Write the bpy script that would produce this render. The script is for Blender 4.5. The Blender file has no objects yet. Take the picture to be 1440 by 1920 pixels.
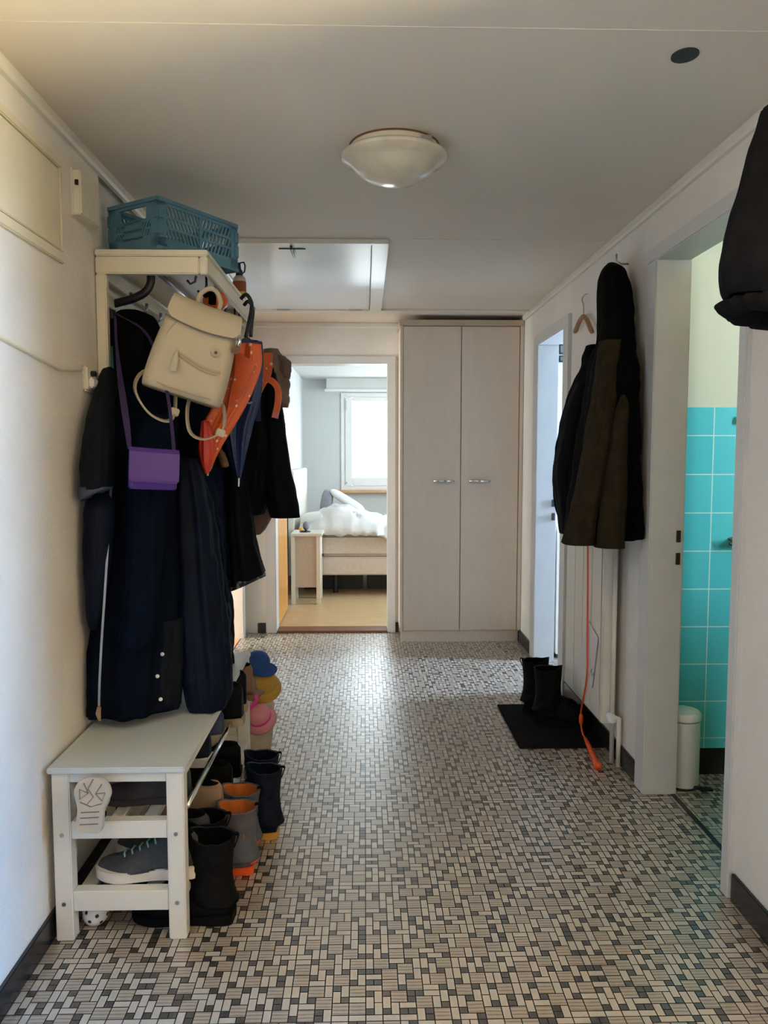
import bpy, bmesh, math, random
from math import sin, cos, pi, radians as R
from mathutils import Vector, Matrix, noise

sc = bpy.context.scene
col = sc.collection

# ------------------------------------------------------------------ camera
cam_data = bpy.data.cameras.new('camera')
cam_data.sensor_fit = 'VERTICAL'
cam_data.sensor_height = 36.0
cam_data.lens = 1442.0 / 1920.0 * 36.0
cam_data.clip_start = 0.05
cam_ob = bpy.data.objects.new('camera', cam_data)
col.objects.link(cam_ob)
cam_ob.location = (0, 0, 1.32)
cam_ob.rotation_euler = (R(90) - math.atan(110 / 1442), 0, -math.atan(36 / 1442))
sc.camera = cam_ob

# ------------------------------------------------------------------ look
sc.view_settings.view_transform = 'Standard'
sc.view_settings.look = 'None'
sc.view_settings.gamma = 1.0
sc.view_settings.use_curve_mapping = False
sc.view_settings.exposure = 0.98
sc.cycles.max_bounces = 14
sc.cycles.diffuse_bounces = 8
sc.cycles.glossy_bounces = 5
sc.cycles.transparent_max_bounces = 12
sc.cycles.sample_clamp_indirect = 6.0
sc.cycles.caustics_reflective = False
sc.cycles.caustics_refractive = False

# ------------------------------------------------------------------ daylight
world = bpy.data.worlds.new('sky')
sc.world = world
world.use_nodes = True
bg = world.node_tree.nodes['Background']
bg.inputs[0].default_value = (0.80, 0.90, 1.0, 1)
bg.inputs[1].default_value = 0.8


def daylight(name, loc, rot, sx, sy, power, color):
    """rectangular area light: daylight outside a window, also used for the added fills"""
    d = bpy.data.lights.new(name, 'AREA')
    d.shape = 'RECTANGLE'
    d.size, d.size_y = sx, sy
    d.energy = power
    d.color = color
    o = bpy.data.objects.new(name, d)
    col.objects.link(o)
    o.location = loc
    o.rotation_euler = rot
    return o


WARM = (1.0, 0.90, 0.78)
daylight('daylight_bedroom', (0.75, 9.75, 1.65), (R(84), 0, R(180)), 2.0, 1.3, 58, (0.84, 0.96, 1.0))
daylight('daylight_bedroom_side', (2.95, 6.6, 1.6), (R(84), 0, R(90)), 1.0, 1.2, 66, (0.74, 0.89, 0.98))
daylight('daylight_kitchen', (3.5, 4.6, 1.65), (R(78), 0, R(96)), 0.4, 1.1, 160, (0.53, 0.72, 1.0))
daylight('daylight_bathroom', (2.85, 1.72, 1.7), (R(86), 0, R(62)), 0.45, 0.7, 62, (0.72, 0.91, 1.0))
daylight('daylight_living_room', (-3.5, 4.8, 1.5), (R(90), 0, R(-90)), 1.6, 1.3, 140, (0.96, 1.0, 0.96))
daylight('daylight_entry_sky', (3.55, 0.75, 2.05), (R(60), 0, R(90)), 1.0, 0.8, 230, (0.06, 0.42, 1.0))  # sky light through the window of the added right-hand room
daylight('added_warm_uplight', (4.3, 0.75, 0.05), (R(180), 0, 0), 1.6, 1.6, 1040, (1.0, 0.84, 0.46))  # unseen upward light, added to warm the upper left wall and ceiling
daylight('added_left_fill', (-3.5, -0.9, 1.5), (R(90), 0, R(-90)), 1.2, 1.2, 50, (1.0, 0.74, 0.48))  # warm fill added outside the left-hand room, for right wall and ceiling
daylight('added_back_fill', (0.1, -3.6, 1.5), (R(95), 0, 0), 1.5, 1.6, 4, (1.0, 0.80, 0.56))  # weak warm fill added behind the camera


# ------------------------------------------------------------------ materials
def mat(name, color, rough=0.6, vary=0.06, scale=8.0, bump=0.0, bscale=120.0, metal=0.0, spec=0.5, sheen=0.0, coat=0.0, stretch=None):
    m = bpy.data.materials.new(name)
    m.use_nodes = True
    nt = m.node_tree
    p = nt.nodes['Principled BSDF']
    tc = nt.nodes.new('ShaderNodeTexCoord')
    src = tc.outputs['Object']
    if stretch:
        mp = nt.nodes.new('ShaderNodeMapping')
        mp.inputs['Scale'].default_value = stretch
        nt.links.new(src, mp.inputs['Vector'])
        src = mp.outputs['Vector']
    n = nt.nodes.new('ShaderNodeTexNoise')
    n.inputs['Scale'].default_value = scale
    n.inputs['Detail'].default_value = 5
    nt.links.new(src, n.inputs['Vector'])
    r = nt.nodes.new('ShaderNodeValToRGB')
    c = color
    r.color_ramp.elements[0].position = 0.3
    r.color_ramp.elements[1].position = 0.7
    r.color_ramp.elements[0].color = tuple(max(0, x * (1 - vary)) for x in c) + (1,)
    r.color_ramp.elements[1].color = tuple(min(1, x * (1 + vary)) for x in c) + (1,)
    nt.links.new(n.outputs['Fac'], r.inputs['Fac'])
    nt.links.new(r.outputs['Color'], p.inputs['Base Color'])
    p.inputs['Roughness'].default_value = rough
    p.inputs['Metallic'].default_value = metal
    p.inputs['Specular IOR Level'].default_value = spec
    if sheen:
        p.inputs['Sheen Weight'].default_value = sheen
        p.inputs['Sheen Roughness'].default_value = 0.5
    if coat:
        p.inputs['Coat Weight'].default_value = coat
        p.inputs['Coat Roughness'].default_value = 0.15
    if bump:
        b = nt.nodes.new('ShaderNodeTexNoise')
        b.inputs['Scale'].default_value = bscale
        b.inputs['Detail'].default_value = 3
        nt.links.new(tc.outputs['Object'], b.inputs['Vector'])
        bn = nt.nodes.new('ShaderNodeBump')
        bn.inputs['Strength'].default_value = bump
        bn.inputs['Distance'].default_value = 0.004
        nt.links.new(b.outputs['Fac'], bn.inputs['Height'])
        nt.links.new(bn.outputs['Normal'], p.inputs['Normal'])
    return m


def wave_mat(name, c1, c2, scale, direction='Y', rough=0.4, dist=1.5):
    m = mat(name, c1, rough)
    nt = m.node_tree
    p = nt.nodes['Principled BSDF']
    tc = nt.nodes.new('ShaderNodeTexCoord')
    w = nt.nodes.new('ShaderNodeTexWave')
    w.bands_direction = direction
    w.inputs['Scale'].default_value = scale
    w.inputs['Distortion'].default_value = dist
    w.inputs['Detail'].default_value = 3
    nt.links.new(tc.outputs['Object'], w.inputs['Vector'])
    r = nt.nodes.new('ShaderNodeValToRGB')
    r.color_ramp.elements[0].color = c1 + (1,)
    r.color_ramp.elements[1].color = c2 + (1,)
    nt.links.new(w.outputs['Fac'], r.inputs['Fac'])
    nt.links.new(r.outputs['Color'], p.inputs['Base Color'])
    return m


def tile_mat(name, c1, c2, grout, w, rough=0.2):
    """square wall tiles laid in the XZ plane"""
    m = mat(name, c1, rough)
    nt = m.node_tree
    p = nt.nodes['Principled BSDF']
    tc = nt.nodes.new('ShaderNodeTexCoord')
    sx = nt.nodes.new('ShaderNodeSeparateXYZ')
    cx = nt.nodes.new('ShaderNodeCombineXYZ')
    nt.links.new(tc.outputs['Object'], sx.inputs[0])
    nt.links.new(sx.outputs['X'], cx.inputs['X'])
    nt.links.new(sx.outputs['Z'], cx.inputs['Y'])
    b = nt.nodes.new('ShaderNodeTexBrick')
    b.offset = 0.0
    b.inputs['Color1'].default_value = c1 + (1,)
    b.inputs['Color2'].default_value = c2 + (1,)
    b.inputs['Mortar'].default_value = grout + (1,)
    b.inputs['Scale'].default_value = 1.0
    b.inputs['Mortar Size'].default_value = 0.0022
    b.inputs['Mortar Smooth'].default_value = 0.3
    b.inputs['Brick Width'].default_value = w
    b.inputs['Row Height'].default_value = w
    nt.links.new(cx.outputs[0], b.inputs['Vector'])
    nt.links.new(b.outputs['Color'], p.inputs['Base Color'])
    return m


def speck_mat(name, base, speck, scale, thr, rough=0.5):
    """cloth printed with small scattered flecks"""
    m = mat(name, base, rough)
    nt = m.node_tree
    p = nt.nodes['Principled BSDF']
    tc = nt.nodes.new('ShaderNodeTexCoord')
    v = nt.nodes.new('ShaderNodeTexVoronoi')
    v.inputs['Scale'].default_value = scale
    nt.links.new(tc.outputs['Object'], v.inputs['Vector'])
    r = nt.nodes.new('ShaderNodeValToRGB')
    r.color_ramp.interpolation = 'CONSTANT'
    r.color_ramp.elements[0].color = speck + (1,)
    r.color_ramp.elements[1].position = thr
    r.color_ramp.elements[1].color = base + (1,)
    nt.links.new(v.outputs['Distance'], r.inputs['Fac'])
    nt.links.new(r.outputs['Color'], p.inputs['Base Color'])
    return m


M = {}
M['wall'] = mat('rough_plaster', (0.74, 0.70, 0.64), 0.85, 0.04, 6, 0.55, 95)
M['ceil'] = mat('ceiling_paint', (0.74, 0.67, 0.575), 0.7, 0.03, 2)
M['trim'] = mat('ivory_trim', (0.72, 0.68, 0.60), 0.5, 0.03)
M['casing'] = mat('grey_door_frame', (0.60, 0.595, 0.58), 0.45, 0.03)
M['black_base'] = mat('black_skirting_tile', (0.012, 0.011, 0.011), 0.25, 0.2)
M['grout'] = mat('dark_grout', (0.022, 0.019, 0.017), 0.5, 0.1, 30)
M['tile_light'] = mat('pale_mosaic', (0.46, 0.405, 0.34), 0.34, 0.06, 40, spec=0.8)
M['tile_stripe'] = wave_mat('veined_mosaic', (0.21, 0.165, 0.122), (0.40, 0.34, 0.275), 27, 'Y', 0.34, 1.2)
M['tile_stripe'].node_tree.nodes['Principled BSDF'].inputs['Specular IOR Level'].default_value = 0.8
M['tile_dark'] = mat('dark_mosaic', (0.034, 0.027, 0.021), 0.34, 0.3, 60, spec=0.8)
M['wood_floor'] = mat('oak_laminate', (0.56, 0.40, 0.22), 0.35, 0.16, 3, stretch=(1.5, 14, 1))
M['wood_left'] = mat('parquet', (0.50, 0.26, 0.12), 0.3, 0.16, 4, stretch=(14, 1.5, 1))
M['orange_wood'] = mat('varnished_door_wood', (0.62, 0.29, 0.07), 0.25, 0.12, 3, stretch=(6, 6, 0.6))
M['brown_wood'] = mat('brown_threshold_wood', (0.16, 0.06, 0.025), 0.4, 0.15, 6)
M['white_lacquer'] = mat('white_lacquer', (0.74, 0.70, 0.62), 0.35, 0.02, 5)
M['rack_lacquer'] = mat('cream_lacquer', (0.72, 0.655, 0.50), 0.4, 0.03, 5)
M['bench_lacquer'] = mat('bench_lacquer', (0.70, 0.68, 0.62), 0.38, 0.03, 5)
M['bench_top'] = mat('bench_top_sky_tint', (0.53, 0.57, 0.57), 0.4, 0.04, 5)  # cooler than the legs: sky light on the seat is mixed into the colour
M['wardrobe'] = mat('beige_laminate', (0.66, 0.555, 0.45), 0.45, 0.03, 9, stretch=(3, 3, 0.7))
M['wardrobe_edge'] = mat('tan_edge_band', (0.50, 0.40, 0.29), 0.5, 0.04, 9)
M['chrome'] = mat('chrome', (0.75, 0.75, 0.76), 0.12, 0.02, metal=1.0)
M['steel'] = mat('dull_steel', (0.42, 0.42, 0.43), 0.35, 0.05, metal=1.0)
M['black_plastic'] = mat('black_plastic', (0.012, 0.012, 0.013), 0.4, 0.2)
M['dark_plastic'] = mat('dark_green_grey_plastic', (0.022, 0.026, 0.024), 0.6, 0.15)
M['white_plastic'] = mat('white_plastic', (0.76, 0.76, 0.75), 0.35, 0.02)
M['ivory_plastic'] = mat('ivory_plastic', (0.72, 0.68, 0.56), 0.4, 0.03)
M['radiator'] = mat('radiator_enamel', (0.70, 0.665, 0.58), 0.35, 0.03)
M['panel'] = mat('painted_panel', (0.68, 0.625, 0.475), 0.5, 0.04)
M['lamp_glass'] = mat('milky_lamp_glass', (0.66, 0.60, 0.47), 0.2, 0.12, 12, coat=0.3)
M['hatch'] = mat('gloss_white_paint', (0.76, 0.74, 0.68), 0.22, 0.03, 3)
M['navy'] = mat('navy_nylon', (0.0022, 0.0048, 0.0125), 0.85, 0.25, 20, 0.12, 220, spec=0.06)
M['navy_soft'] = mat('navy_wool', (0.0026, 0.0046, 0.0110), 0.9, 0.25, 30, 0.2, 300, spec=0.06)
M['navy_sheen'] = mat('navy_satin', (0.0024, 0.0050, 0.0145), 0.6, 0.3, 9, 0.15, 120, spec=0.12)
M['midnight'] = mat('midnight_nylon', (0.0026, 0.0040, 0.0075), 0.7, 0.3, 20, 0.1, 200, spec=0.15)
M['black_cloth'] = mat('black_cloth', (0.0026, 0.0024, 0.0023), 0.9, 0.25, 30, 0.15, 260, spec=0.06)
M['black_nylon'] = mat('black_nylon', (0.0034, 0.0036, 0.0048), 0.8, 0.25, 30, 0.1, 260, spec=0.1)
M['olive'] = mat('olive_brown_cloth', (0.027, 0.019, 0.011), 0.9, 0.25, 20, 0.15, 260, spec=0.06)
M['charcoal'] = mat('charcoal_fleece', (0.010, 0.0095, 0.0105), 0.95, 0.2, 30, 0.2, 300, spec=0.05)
M['cuff_blue'] = mat('blue_grey_binding', (0.045, 0.06, 0.10), 0.6, 0.2)
M['lace'] = speck_mat('patterned_hem', (0.012, 0.013, 0.016), (0.16, 0.18, 0.22), 60, 0.40, 0.7)
M['taupe'] = mat('taupe_cloth', (0.20, 0.14, 0.105), 0.85, 0.15, 20, 0.2, 200)
M['mauve'] = mat('mauve_brown_cloth', (0.17, 0.095, 0.075), 0.8, 0.15, 20)
M['cream_leather'] = mat('cream_leather', (0.48, 0.405, 0.275), 0.5, 0.04, 10, 0.08, 260)
M['cream_edge'] = mat('cream_leather_edge', (0.40, 0.33, 0.225), 0.5, 0.06, 14)
M['purple'] = mat('purple_leather', (0.062, 0.018, 0.185), 0.42, 0.06, 12, 0.06, 300)
M['purple_strap'] = mat('purple_strap', (0.032, 0.016, 0.075), 0.5, 0.08, 12)
M['orange_print'] = speck_mat('orange_raincloth', (0.66, 0.105, 0.018), (0.75, 0.55, 0.45), 34, 0.20, 0.45)
M['red_cloth'] = mat('red_raincloth', (0.62, 0.045, 0.02), 0.4, 0.08)
M['orange_cloth'] = mat('orange_cloth', (0.75, 0.13, 0.02), 0.5, 0.08)
M['blue_umbrella'] = speck_mat('blue_raincloth', (0.010, 0.022, 0.085), (0.05, 0.08, 0.20), 40, 0.16, 0.4)
M['pale_print'] = mat('pale_print', (0.35, 0.33, 0.40), 0.6, 0.2)
M['teal_cloth'] = mat('teal_cloth', (0.012, 0.10, 0.10), 0.7, 0.1)
M['lime'] = mat('lime_binding', (0.36, 0.48, 0.06), 0.6, 0.1)
M['crate'] = mat('turquoise_plastic', (0.085, 0.20, 0.265), 0.45, 0.06, 8)
M['crate_dark'] = mat('turquoise_plastic_shade', (0.075, 0.18, 0.24), 0.5, 0.06, 8)
M['bottle'] = mat('bottle_plastic', (0.58, 0.54, 0.44), 0.35, 0.04)
M['label_red'] = mat('red_paper_label', (0.28, 0.065, 0.035), 0.5, 0.1)
M['label_yellow'] = mat('yellow_paper_label', (0.65, 0.5, 0.05), 0.5, 0.1)
M['cap_blue'] = mat('dark_blue_cap', (0.012, 0.018, 0.08), 0.35, 0.05)
M['hanger_wood'] = mat('hanger_wood', (0.40, 0.20, 0.085), 0.45, 0.15, 10)
M['rubber_orange'] = mat('orange_cord', (0.80, 0.10, 0.02), 0.45, 0.08)
M['brown_leather'] = mat('brown_leather', (0.16, 0.065, 0.025), 0.45, 0.2, 20)
M['tan_suede'] = mat('tan_suede', (0.30, 0.19, 0.12), 0.85, 0.15, 20)
M['dark_suede'] = mat('dark_plum_suede', (0.040, 0.031, 0.034), 0.8, 0.25, 16)
M['grey_mesh'] = mat('charcoal_mesh', (0.036, 0.039, 0.044), 0.75, 0.3, 60, 0.2, 400)
M['grey_boot'] = mat('grey_boot_fabric', (0.085, 0.085, 0.105), 0.7, 0.15, 20)
M['boot_lining'] = mat('orange_fleece_lining', (0.44, 0.12, 0.02), 0.9, 0.15, 30)
M['white_sole'] = mat('white_rubber', (0.62, 0.58, 0.52), 0.55, 0.08, 30)
M['cream_sole'] = mat('cream_rubber_sole', (0.46, 0.40, 0.32), 0.6, 0.08, 20)
M['tan_sole'] = mat('tan_rubber_sole', (0.34, 0.25, 0.15), 0.6, 0.12, 20)
M['groove'] = mat('sole_groove', (0.16, 0.14, 0.115), 0.8, 0.1)
M['blue_suede'] = mat('slate_blue_suede', (0.035, 0.05, 0.10), 0.8, 0.15, 20)
M['grey_blue'] = mat('pale_grey_blue_canvas', (0.20, 0.22, 0.27), 0.8, 0.15, 20)
M['pale_lace'] = mat('pale_lace', (0.50, 0.48, 0.43), 0.8, 0.1)
M['mint_lace'] = mat('mint_lace', (0.20, 0.40, 0.36), 0.8, 0.1)
M['boot_black'] = mat('black_leather', (0.003, 0.0026, 0.0023), 0.7, 0.3, 20, spec=0.12)
M['boot_navy'] = mat('navy_boot_fabric', (0.005, 0.0066, 0.015), 0.7, 0.3, 20, spec=0.15)
M['yellow_sole'] = mat('ochre_rubber', (0.50, 0.27, 0.05), 0.6, 0.1)
M['mat'] = mat('dark_felt_mat', (0.0095, 0.0095, 0.0095), 0.95, 0.3, 60, 0.4, 400, spec=0.06)
M['paper'] = mat('white_paper', (0.68, 0.64, 0.64), 0.7, 0.03)
M['cap_royal'] = mat('royal_blue_cotton', (0.012, 0.055, 0.22), 0.8, 0.1, 14)
M['mustard'] = mat('mustard_cotton', (0.42, 0.235, 0.035), 0.85, 0.1, 14)
M['pink'] = mat('pink_cotton', (0.62, 0.24, 0.28), 0.8, 0.1, 14)
M['hot_pink'] = mat('hot_pink_cotton', (0.72, 0.06, 0.28), 0.7, 0.1, 14)
M['beige_canvas'] = mat('beige_canvas', (0.46, 0.38, 0.28), 0.9, 0.08, 30)
M['bedding'] = mat('white_bedding', (0.66, 0.66, 0.655), 0.9, 0.03, 6, 1.0, 14)
M['bed_fabric'] = mat('beige_bed_fabric', (0.58, 0.49, 0.42), 0.9, 0.06, 40)
M['grey_fabric'] = mat('grey_fabric', (0.21, 0.21, 0.24), 0.9, 0.1, 30)
M['warm_wall'] = mat('warm_beige_wall', (0.74, 0.60, 0.44), 0.8, 0.03, 3)  # tone of the added rooms, warmed to tint the light they bounce
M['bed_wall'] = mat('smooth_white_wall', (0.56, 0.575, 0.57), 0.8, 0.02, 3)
M['shutter'] = mat('shutter_box_paint', (0.62, 0.61, 0.585), 0.6, 0.02)
M['sill_wood'] = mat('light_sill_wood', (0.56, 0.33, 0.16), 0.4, 0.1, 6)
M['bath_wall'] = mat('pale_bath_paint', (0.56, 0.535, 0.42), 0.7, 0.02, 3)
M['bath_tile'] = tile_mat('turquoise_tile', (0.075, 0.48, 0.55), (0.095, 0.53, 0.59), (0.62, 0.74, 0.68), 0.1545)
M['bath_plain'] = mat('turquoise_glaze', (0.08, 0.52, 0.45), 0.25, 0.05)
M['strike'] = mat('dark_strike_plate', (0.03, 0.022, 0.016), 0.4, 0.1)
M['picture'] = mat('grey_print', (0.11, 0.13, 0.12), 0.6, 0.3, 40)
M['bird_yellow'] = mat('amber_plastic', (0.75, 0.36, 0.03), 0.4, 0.05)

g = bpy.data.materials.new('window_glass')
g.use_nodes = True
nt = g.node_tree
nt.nodes.clear()
go = nt.nodes.new('ShaderNodeOutputMaterial')
gm = nt.nodes.new('ShaderNodeMixShader')
gt = nt.nodes.new('ShaderNodeBsdfTransparent')
gg = nt.nodes.new('ShaderNodeBsdfGlossy')
gg.inputs['Roughness'].default_value = 0.03
gn = nt.nodes.new('ShaderNodeTexNoise')
gr = nt.nodes.new('ShaderNodeMapRange')
gr.inputs['To Min'].default_value = 0.03
gr.inputs['To Max'].default_value = 0.06
nt.links.new(gn.outputs['Fac'], gr.inputs['Value'])
nt.links.new(gr.outputs['Result'], gm.inputs[0])
nt.links.new(gt.outputs[0], gm.inputs[1])
nt.links.new(gg.outputs[0], gm.inputs[2])
nt.links.new(gm.outputs[0], go.inputs[0])
M['glass'] = g
for k in ('tile_light', 'tile_stripe', 'tile_dark'):      # the vinyl mosaic has a polished clear layer
    p = M[k].node_tree.nodes['Principled BSDF']
    p.inputs['Roughness'].default_value = 0.4
    p.inputs['Coat Weight'].default_value = 1.0
    p.inputs['Coat IOR'].default_value = 1.9
    p.inputs['Coat Roughness'].default_value = 0.36


# ------------------------------------------------------------------ mesh helpers
class MB:
    def __init__(self):
        self.v, self.f, self.mi = [], [], []

    def face(self, idx, m=0):
        self.f.append(tuple(idx))
        self.mi.append(m)

    def box(self, a, b, m=0):
        x0, y0, z0 = (min(a[i], b[i]) for i in range(3))
        x1, y1, z1 = (max(a[i], b[i]) for i in range(3))
        n = len(self.v)
        self.v += [(x0, y0, z0), (x1, y0, z0), (x1, y1, z0), (x0, y1, z0), (x0, y0, z1), (x1, y0, z1), (x1, y1, z1), (x0, y1, z1)]
        for q in ((0, 3, 2, 1), (4, 5, 6, 7), (0, 1, 5, 4), (1, 2, 6, 5), (2, 3, 7, 6), (3, 0, 4, 7)):
            self.face([n + i for i in q], m)
        return self

    def obox(self, c, size, mtx, m=0):
        n = len(self.v)
        self.box((-size[0] / 2, -size[1] / 2, -size[2] / 2), (size[0] / 2, size[1] / 2, size[2] / 2), m)
        for i in range(n, len(self.v)):
            self.v[i] = tuple(Vector(c) + mtx @ Vector(self.v[i]))
        return self

    def quad(self, pts, m=0):
        n = len(self.v)
        self.v += [tuple(p) for p in pts]
        self.face(range(n, n + len(pts)), m)
        return self

    def prism(self, pts, d, m=0):
        """polygon extruded by vector d"""
        n = len(self.v)
        k = len(pts)
        self.v += [tuple(p) for p in pts] + [tuple(Vector(p) + Vector(d)) for p in pts]
        self.face(list(range(n, n + k))[::-1], m)
        self.face(range(n + k, n + 2 * k), m)
        for i in range(k):
            j = (i + 1) % k
            self.face((n + i, n + j, n + k + j, n + k + i), m)
        return self

    def rings(self, rings, m=0, cap0=True, cap1=True):
        n = len(self.v)
        k = len(rings[0])
        for r in rings:
            self.v += [tuple(p) for p in r]
        for i in range(len(rings) - 1):
            for j in range(k):
                j2 = (j + 1) % k
                self.face((n + i * k + j, n + i * k + j2, n + (i + 1) * k + j2, n + (i + 1) * k + j), m)
        if cap0:
            self.face(list(range(n, n + k))[::-1], m)
        if cap1:
            e = n + (len(rings) - 1) * k
            self.face(range(e, e + k), m)
        return self

    def tube(self, pts, r, n=10, m=0, flat=1.0):
        pts = [Vector(p) for p in pts]
        rr = r if isinstance(r, (list, tuple)) else [r] * len(pts)
        out = []
        prev = None
        for i, p in enumerate(pts):
            t = (pts[min(i + 1, len(pts) - 1)] - pts[max(i - 1, 0)]).normalized()
            if prev is None:
                up = Vector((0, 0, 1)) if abs(t.z) < 0.9 else Vector((0, 1, 0))
                s = t.cross(up).normalized()
            else:
                s = (prev - t * prev.dot(t)).normalized()
            prev = s
            u = s.cross(t)
            out.append([p + (s * cos(a) + u * sin(a) * flat) * rr[i] for a in (2 * pi * k / n for k in range(n))])
        return self.rings(out, m)

    def ribbon(self, pts, w, th, side=(1, 0, 0), m=0):
        pts = [Vector(p) for p in pts]
        out = []
        for i, p in enumerate(pts):
            t = (pts[min(i + 1, len(pts) - 1)] - pts[max(i - 1, 0)]).normalized()
            ww = w[i] if isinstance(w, (list, tuple)) else w
            s = Vector(side[i]) if isinstance(side[0], (list, tuple)) else Vector(side)
            s = (s - t * s.dot(t)).normalized()
            nrm = s.cross(t)
            out.append([p - s * ww / 2 - nrm * th / 2, p + s * ww / 2 - nrm * th / 2, p + s * ww / 2 + nrm * th / 2, p - s * ww / 2 + nrm * th / 2])
        return self.rings(out, m)

    def lathe(self, prof, c=(0, 0, 0), n=32, m=0, sx=1.0, sy=1.0):
        out = [[(c[0] + r * cos(2 * pi * k / n) * sx, c[1] + r * sin(2 * pi * k / n) * sy, c[2] + z) for k in range(n)] for r, z in prof]
        return self.rings(out, m)

    def ball(self, c, r, n=20, k=12, m=0):
        if not isinstance(r, (list, tuple)):
            r = (r, r, r)
        out = []
        for i in range(k + 1):
            a = -pi / 2 + pi * min(max(i / k, 0.002), 0.998)
            out.append([(c[0] + r[0] * cos(a) * cos(2 * pi * j / n), c[1] + r[1] * cos(a) * sin(2 * pi * j / n), c[2] + r[2] * sin(a)) for j in range(n)])
        return self.rings(out, m)

    def move(self, mtx):
        self.v = [tuple(mtx @ Vector(p)) for p in self.v]
        return self


OFF = {}


def obj(name, mb, mats, parent=None, bevel=0.0, smooth=False, label=None, seg=2, sub=0):
    """link one mesh object; vertices are written in world coordinates and kept relative to the parent's base"""
    me = bpy.data.meshes.new(name)
    off = OFF.get(parent.name, Vector((0, 0, 0))) if parent else Vector((0, 0, 0))
    me.from_pydata([tuple(Vector(p) - off) for p in mb.v], [], mb.f)
    if not isinstance(mats, (list, tuple)):
        mats = [mats]
    for m in mats:
        me.materials.append(M[m] if isinstance(m, str) else m)
    for p, i in zip(me.polygons, mb.mi):
        p.material_index = min(i, len(mats) - 1)
    bm = bmesh.new()
    bm.from_mesh(me)
    bmesh.ops.recalc_face_normals(bm, faces=bm.faces)
    if bevel:
        es = [e for e in bm.edges if len(e.link_faces) == 2 and e.calc_face_angle(0) > 0.6]
        bmesh.ops.bevel(bm, geom=es, offset=bevel, segments=seg, affect='EDGES', clamp_overlap=True)
    bm.to_mesh(me)
    bm.free()
    if smooth:
        for p in me.polygons:
            p.use_smooth = True
        if smooth == 'auto':
            me.set_sharp_from_angle(angle=R(40))
    o = bpy.data.objects.new(name, me)
    col.objects.link(o)
    if sub:
        s = o.modifiers.new('smooth', 'SUBSURF')
        s.levels = s.render_levels = sub
    if parent:
        o.parent = parent
        OFF[o.name] = off
    if label:
        o['label'] = label
    return o


def thing(name, label, cat, loc=(0, 0, 0), group=None):
    o = bpy.data.objects.new(name, None)
    o.empty_display_size = 0.05
    col.objects.link(o)
    o.location = loc
    OFF[o.name] = Vector(loc)
    o['label'] = label
    o['category'] = cat
    if group:
        o['group'] = group
    return o


def tag(o, label, cat, group=None):
    o['label'] = label
    o['category'] = cat
    if group:
        o['group'] = group
    return o


def struct(name, mb, mats, bevel=0.0, parent=None, smooth=False):
    o = obj(name, mb, mats, parent, bevel, smooth)
    if not parent:
        o['kind'] = 'structure'
    return o


def dup(root, loc, rotz, label, group=None):
    r = root.copy()
    col.objects.link(r)
    r.location = loc
    r.rotation_euler = (0, 0, rotz)
    r['label'] = label
    if group:
        r['group'] = group
    for ch in list(root.children):
        c = ch.copy()
        col.objects.link(c)
        c.parent = r
        for gch in ch.children:
            d = gch.copy()
            col.objects.link(d)
            d.parent = c
    return r


def cr(a, b, c, d, t):
    return 0.5 * ((2 * b) + (-a + c) * t + (2 * a - 5 * b + 4 * c - d) * t * t + (-a + 3 * b - 3 * c + d) * t ** 3)


def spline(rows, m):
    """smooth resampling of a list of equal tuples"""
    out = []
    n = len(rows)
    for i in range(m):
        u = i / (m - 1) * (n - 1)
        k = min(int(u), n - 2)
        t = u - k
        p = [rows[max(k - 1, 0)], rows[k], rows[k + 1], rows[min(k + 2, n - 1)]]
        out.append(tuple(cr(p[0][q], p[1][q], p[2][q], p[3][q], t) for q in range(len(rows[0]))))
    return out


def cloth(st, seed=1, n=72, m=52, wr=0.006, wscale=9.0, quilt=0.0, qs=0.08, tilt=0.0, ks=(5, 9, 15), sup=2.2, xmin=-9, xmax=9, ymax=99, hollow=True, mi=0, zmin=-9, mb=None):
    """a hanging piece of clothing: rings (z, cx, cy, half width, half depth, fold strength) from top to bottom"""
    rnd = random.Random(seed)
    ph = [rnd.uniform(0, 6.28) for _ in range(6)]
    mb = mb or MB()
    out = []
    rows = spline(st, m)
    for i, (z, cx, cy, a, b, fo) in enumerate(rows):
        t = i / (m - 1)
        a, b = max(a, 0.004), max(b, 0.004)
        ring = []
        for j in range(n):
            th = 2 * pi * j / n
            c, s = cos(th), sin(th)
            r = (abs(c) ** sup + abs(s) ** sup) ** (-1 / sup)
            f = 1 + 0.75 * fo * (0.5 * sin(ks[0] * th + ph[0] + 1.1 * t) + 0.3 * sin(ks[1] * th + ph[1] - 1.7 * t) + 0.2 * sin(ks[2] * th + ph[2] + 2 * t)) - 0.25 * fo
            if quilt:
                f *= 1 - quilt * abs(cos(pi * z / qs)) ** 6
            x, y = cx + a * r * c * f, cy + b * r * s * f
            nz = noise.noise(Vector((x * wscale + seed, y * wscale, z * wscale * 0.8))) + 0.5 * noise.noise(Vector((x * wscale * 2.3, y * wscale * 2.3 + seed, z * wscale * 2.2)))
            x += c * nz * wr
            y += s * nz * wr
            zz = z + tilt * t * (x - cx) / a
            ring.append((min(max(x, xmin), xmax), min(y, ymax), max(zz, zmin)))
        out.append(ring)
    top = [Vector(p) for p in out[0]]
    ctr = sum(top, Vector()) / n
    out.insert(0, [ctr + (p - ctr) * 0.35 + Vector((0, 0, 0.004)) for p in top])
    if hollow:
        bot = [Vector(p) for p in out[-1]]
        ctr = sum(bot, Vector()) / n
        out.append([ctr + (p - ctr) * 0.93 + Vector((0, 0, 0.004)) for p in bot])
        out.append([ctr + (p - ctr) * 0.85 + Vector((0, 0, 0.05)) for p in bot])
    mb.rings(out, mi)
    return mb


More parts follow.
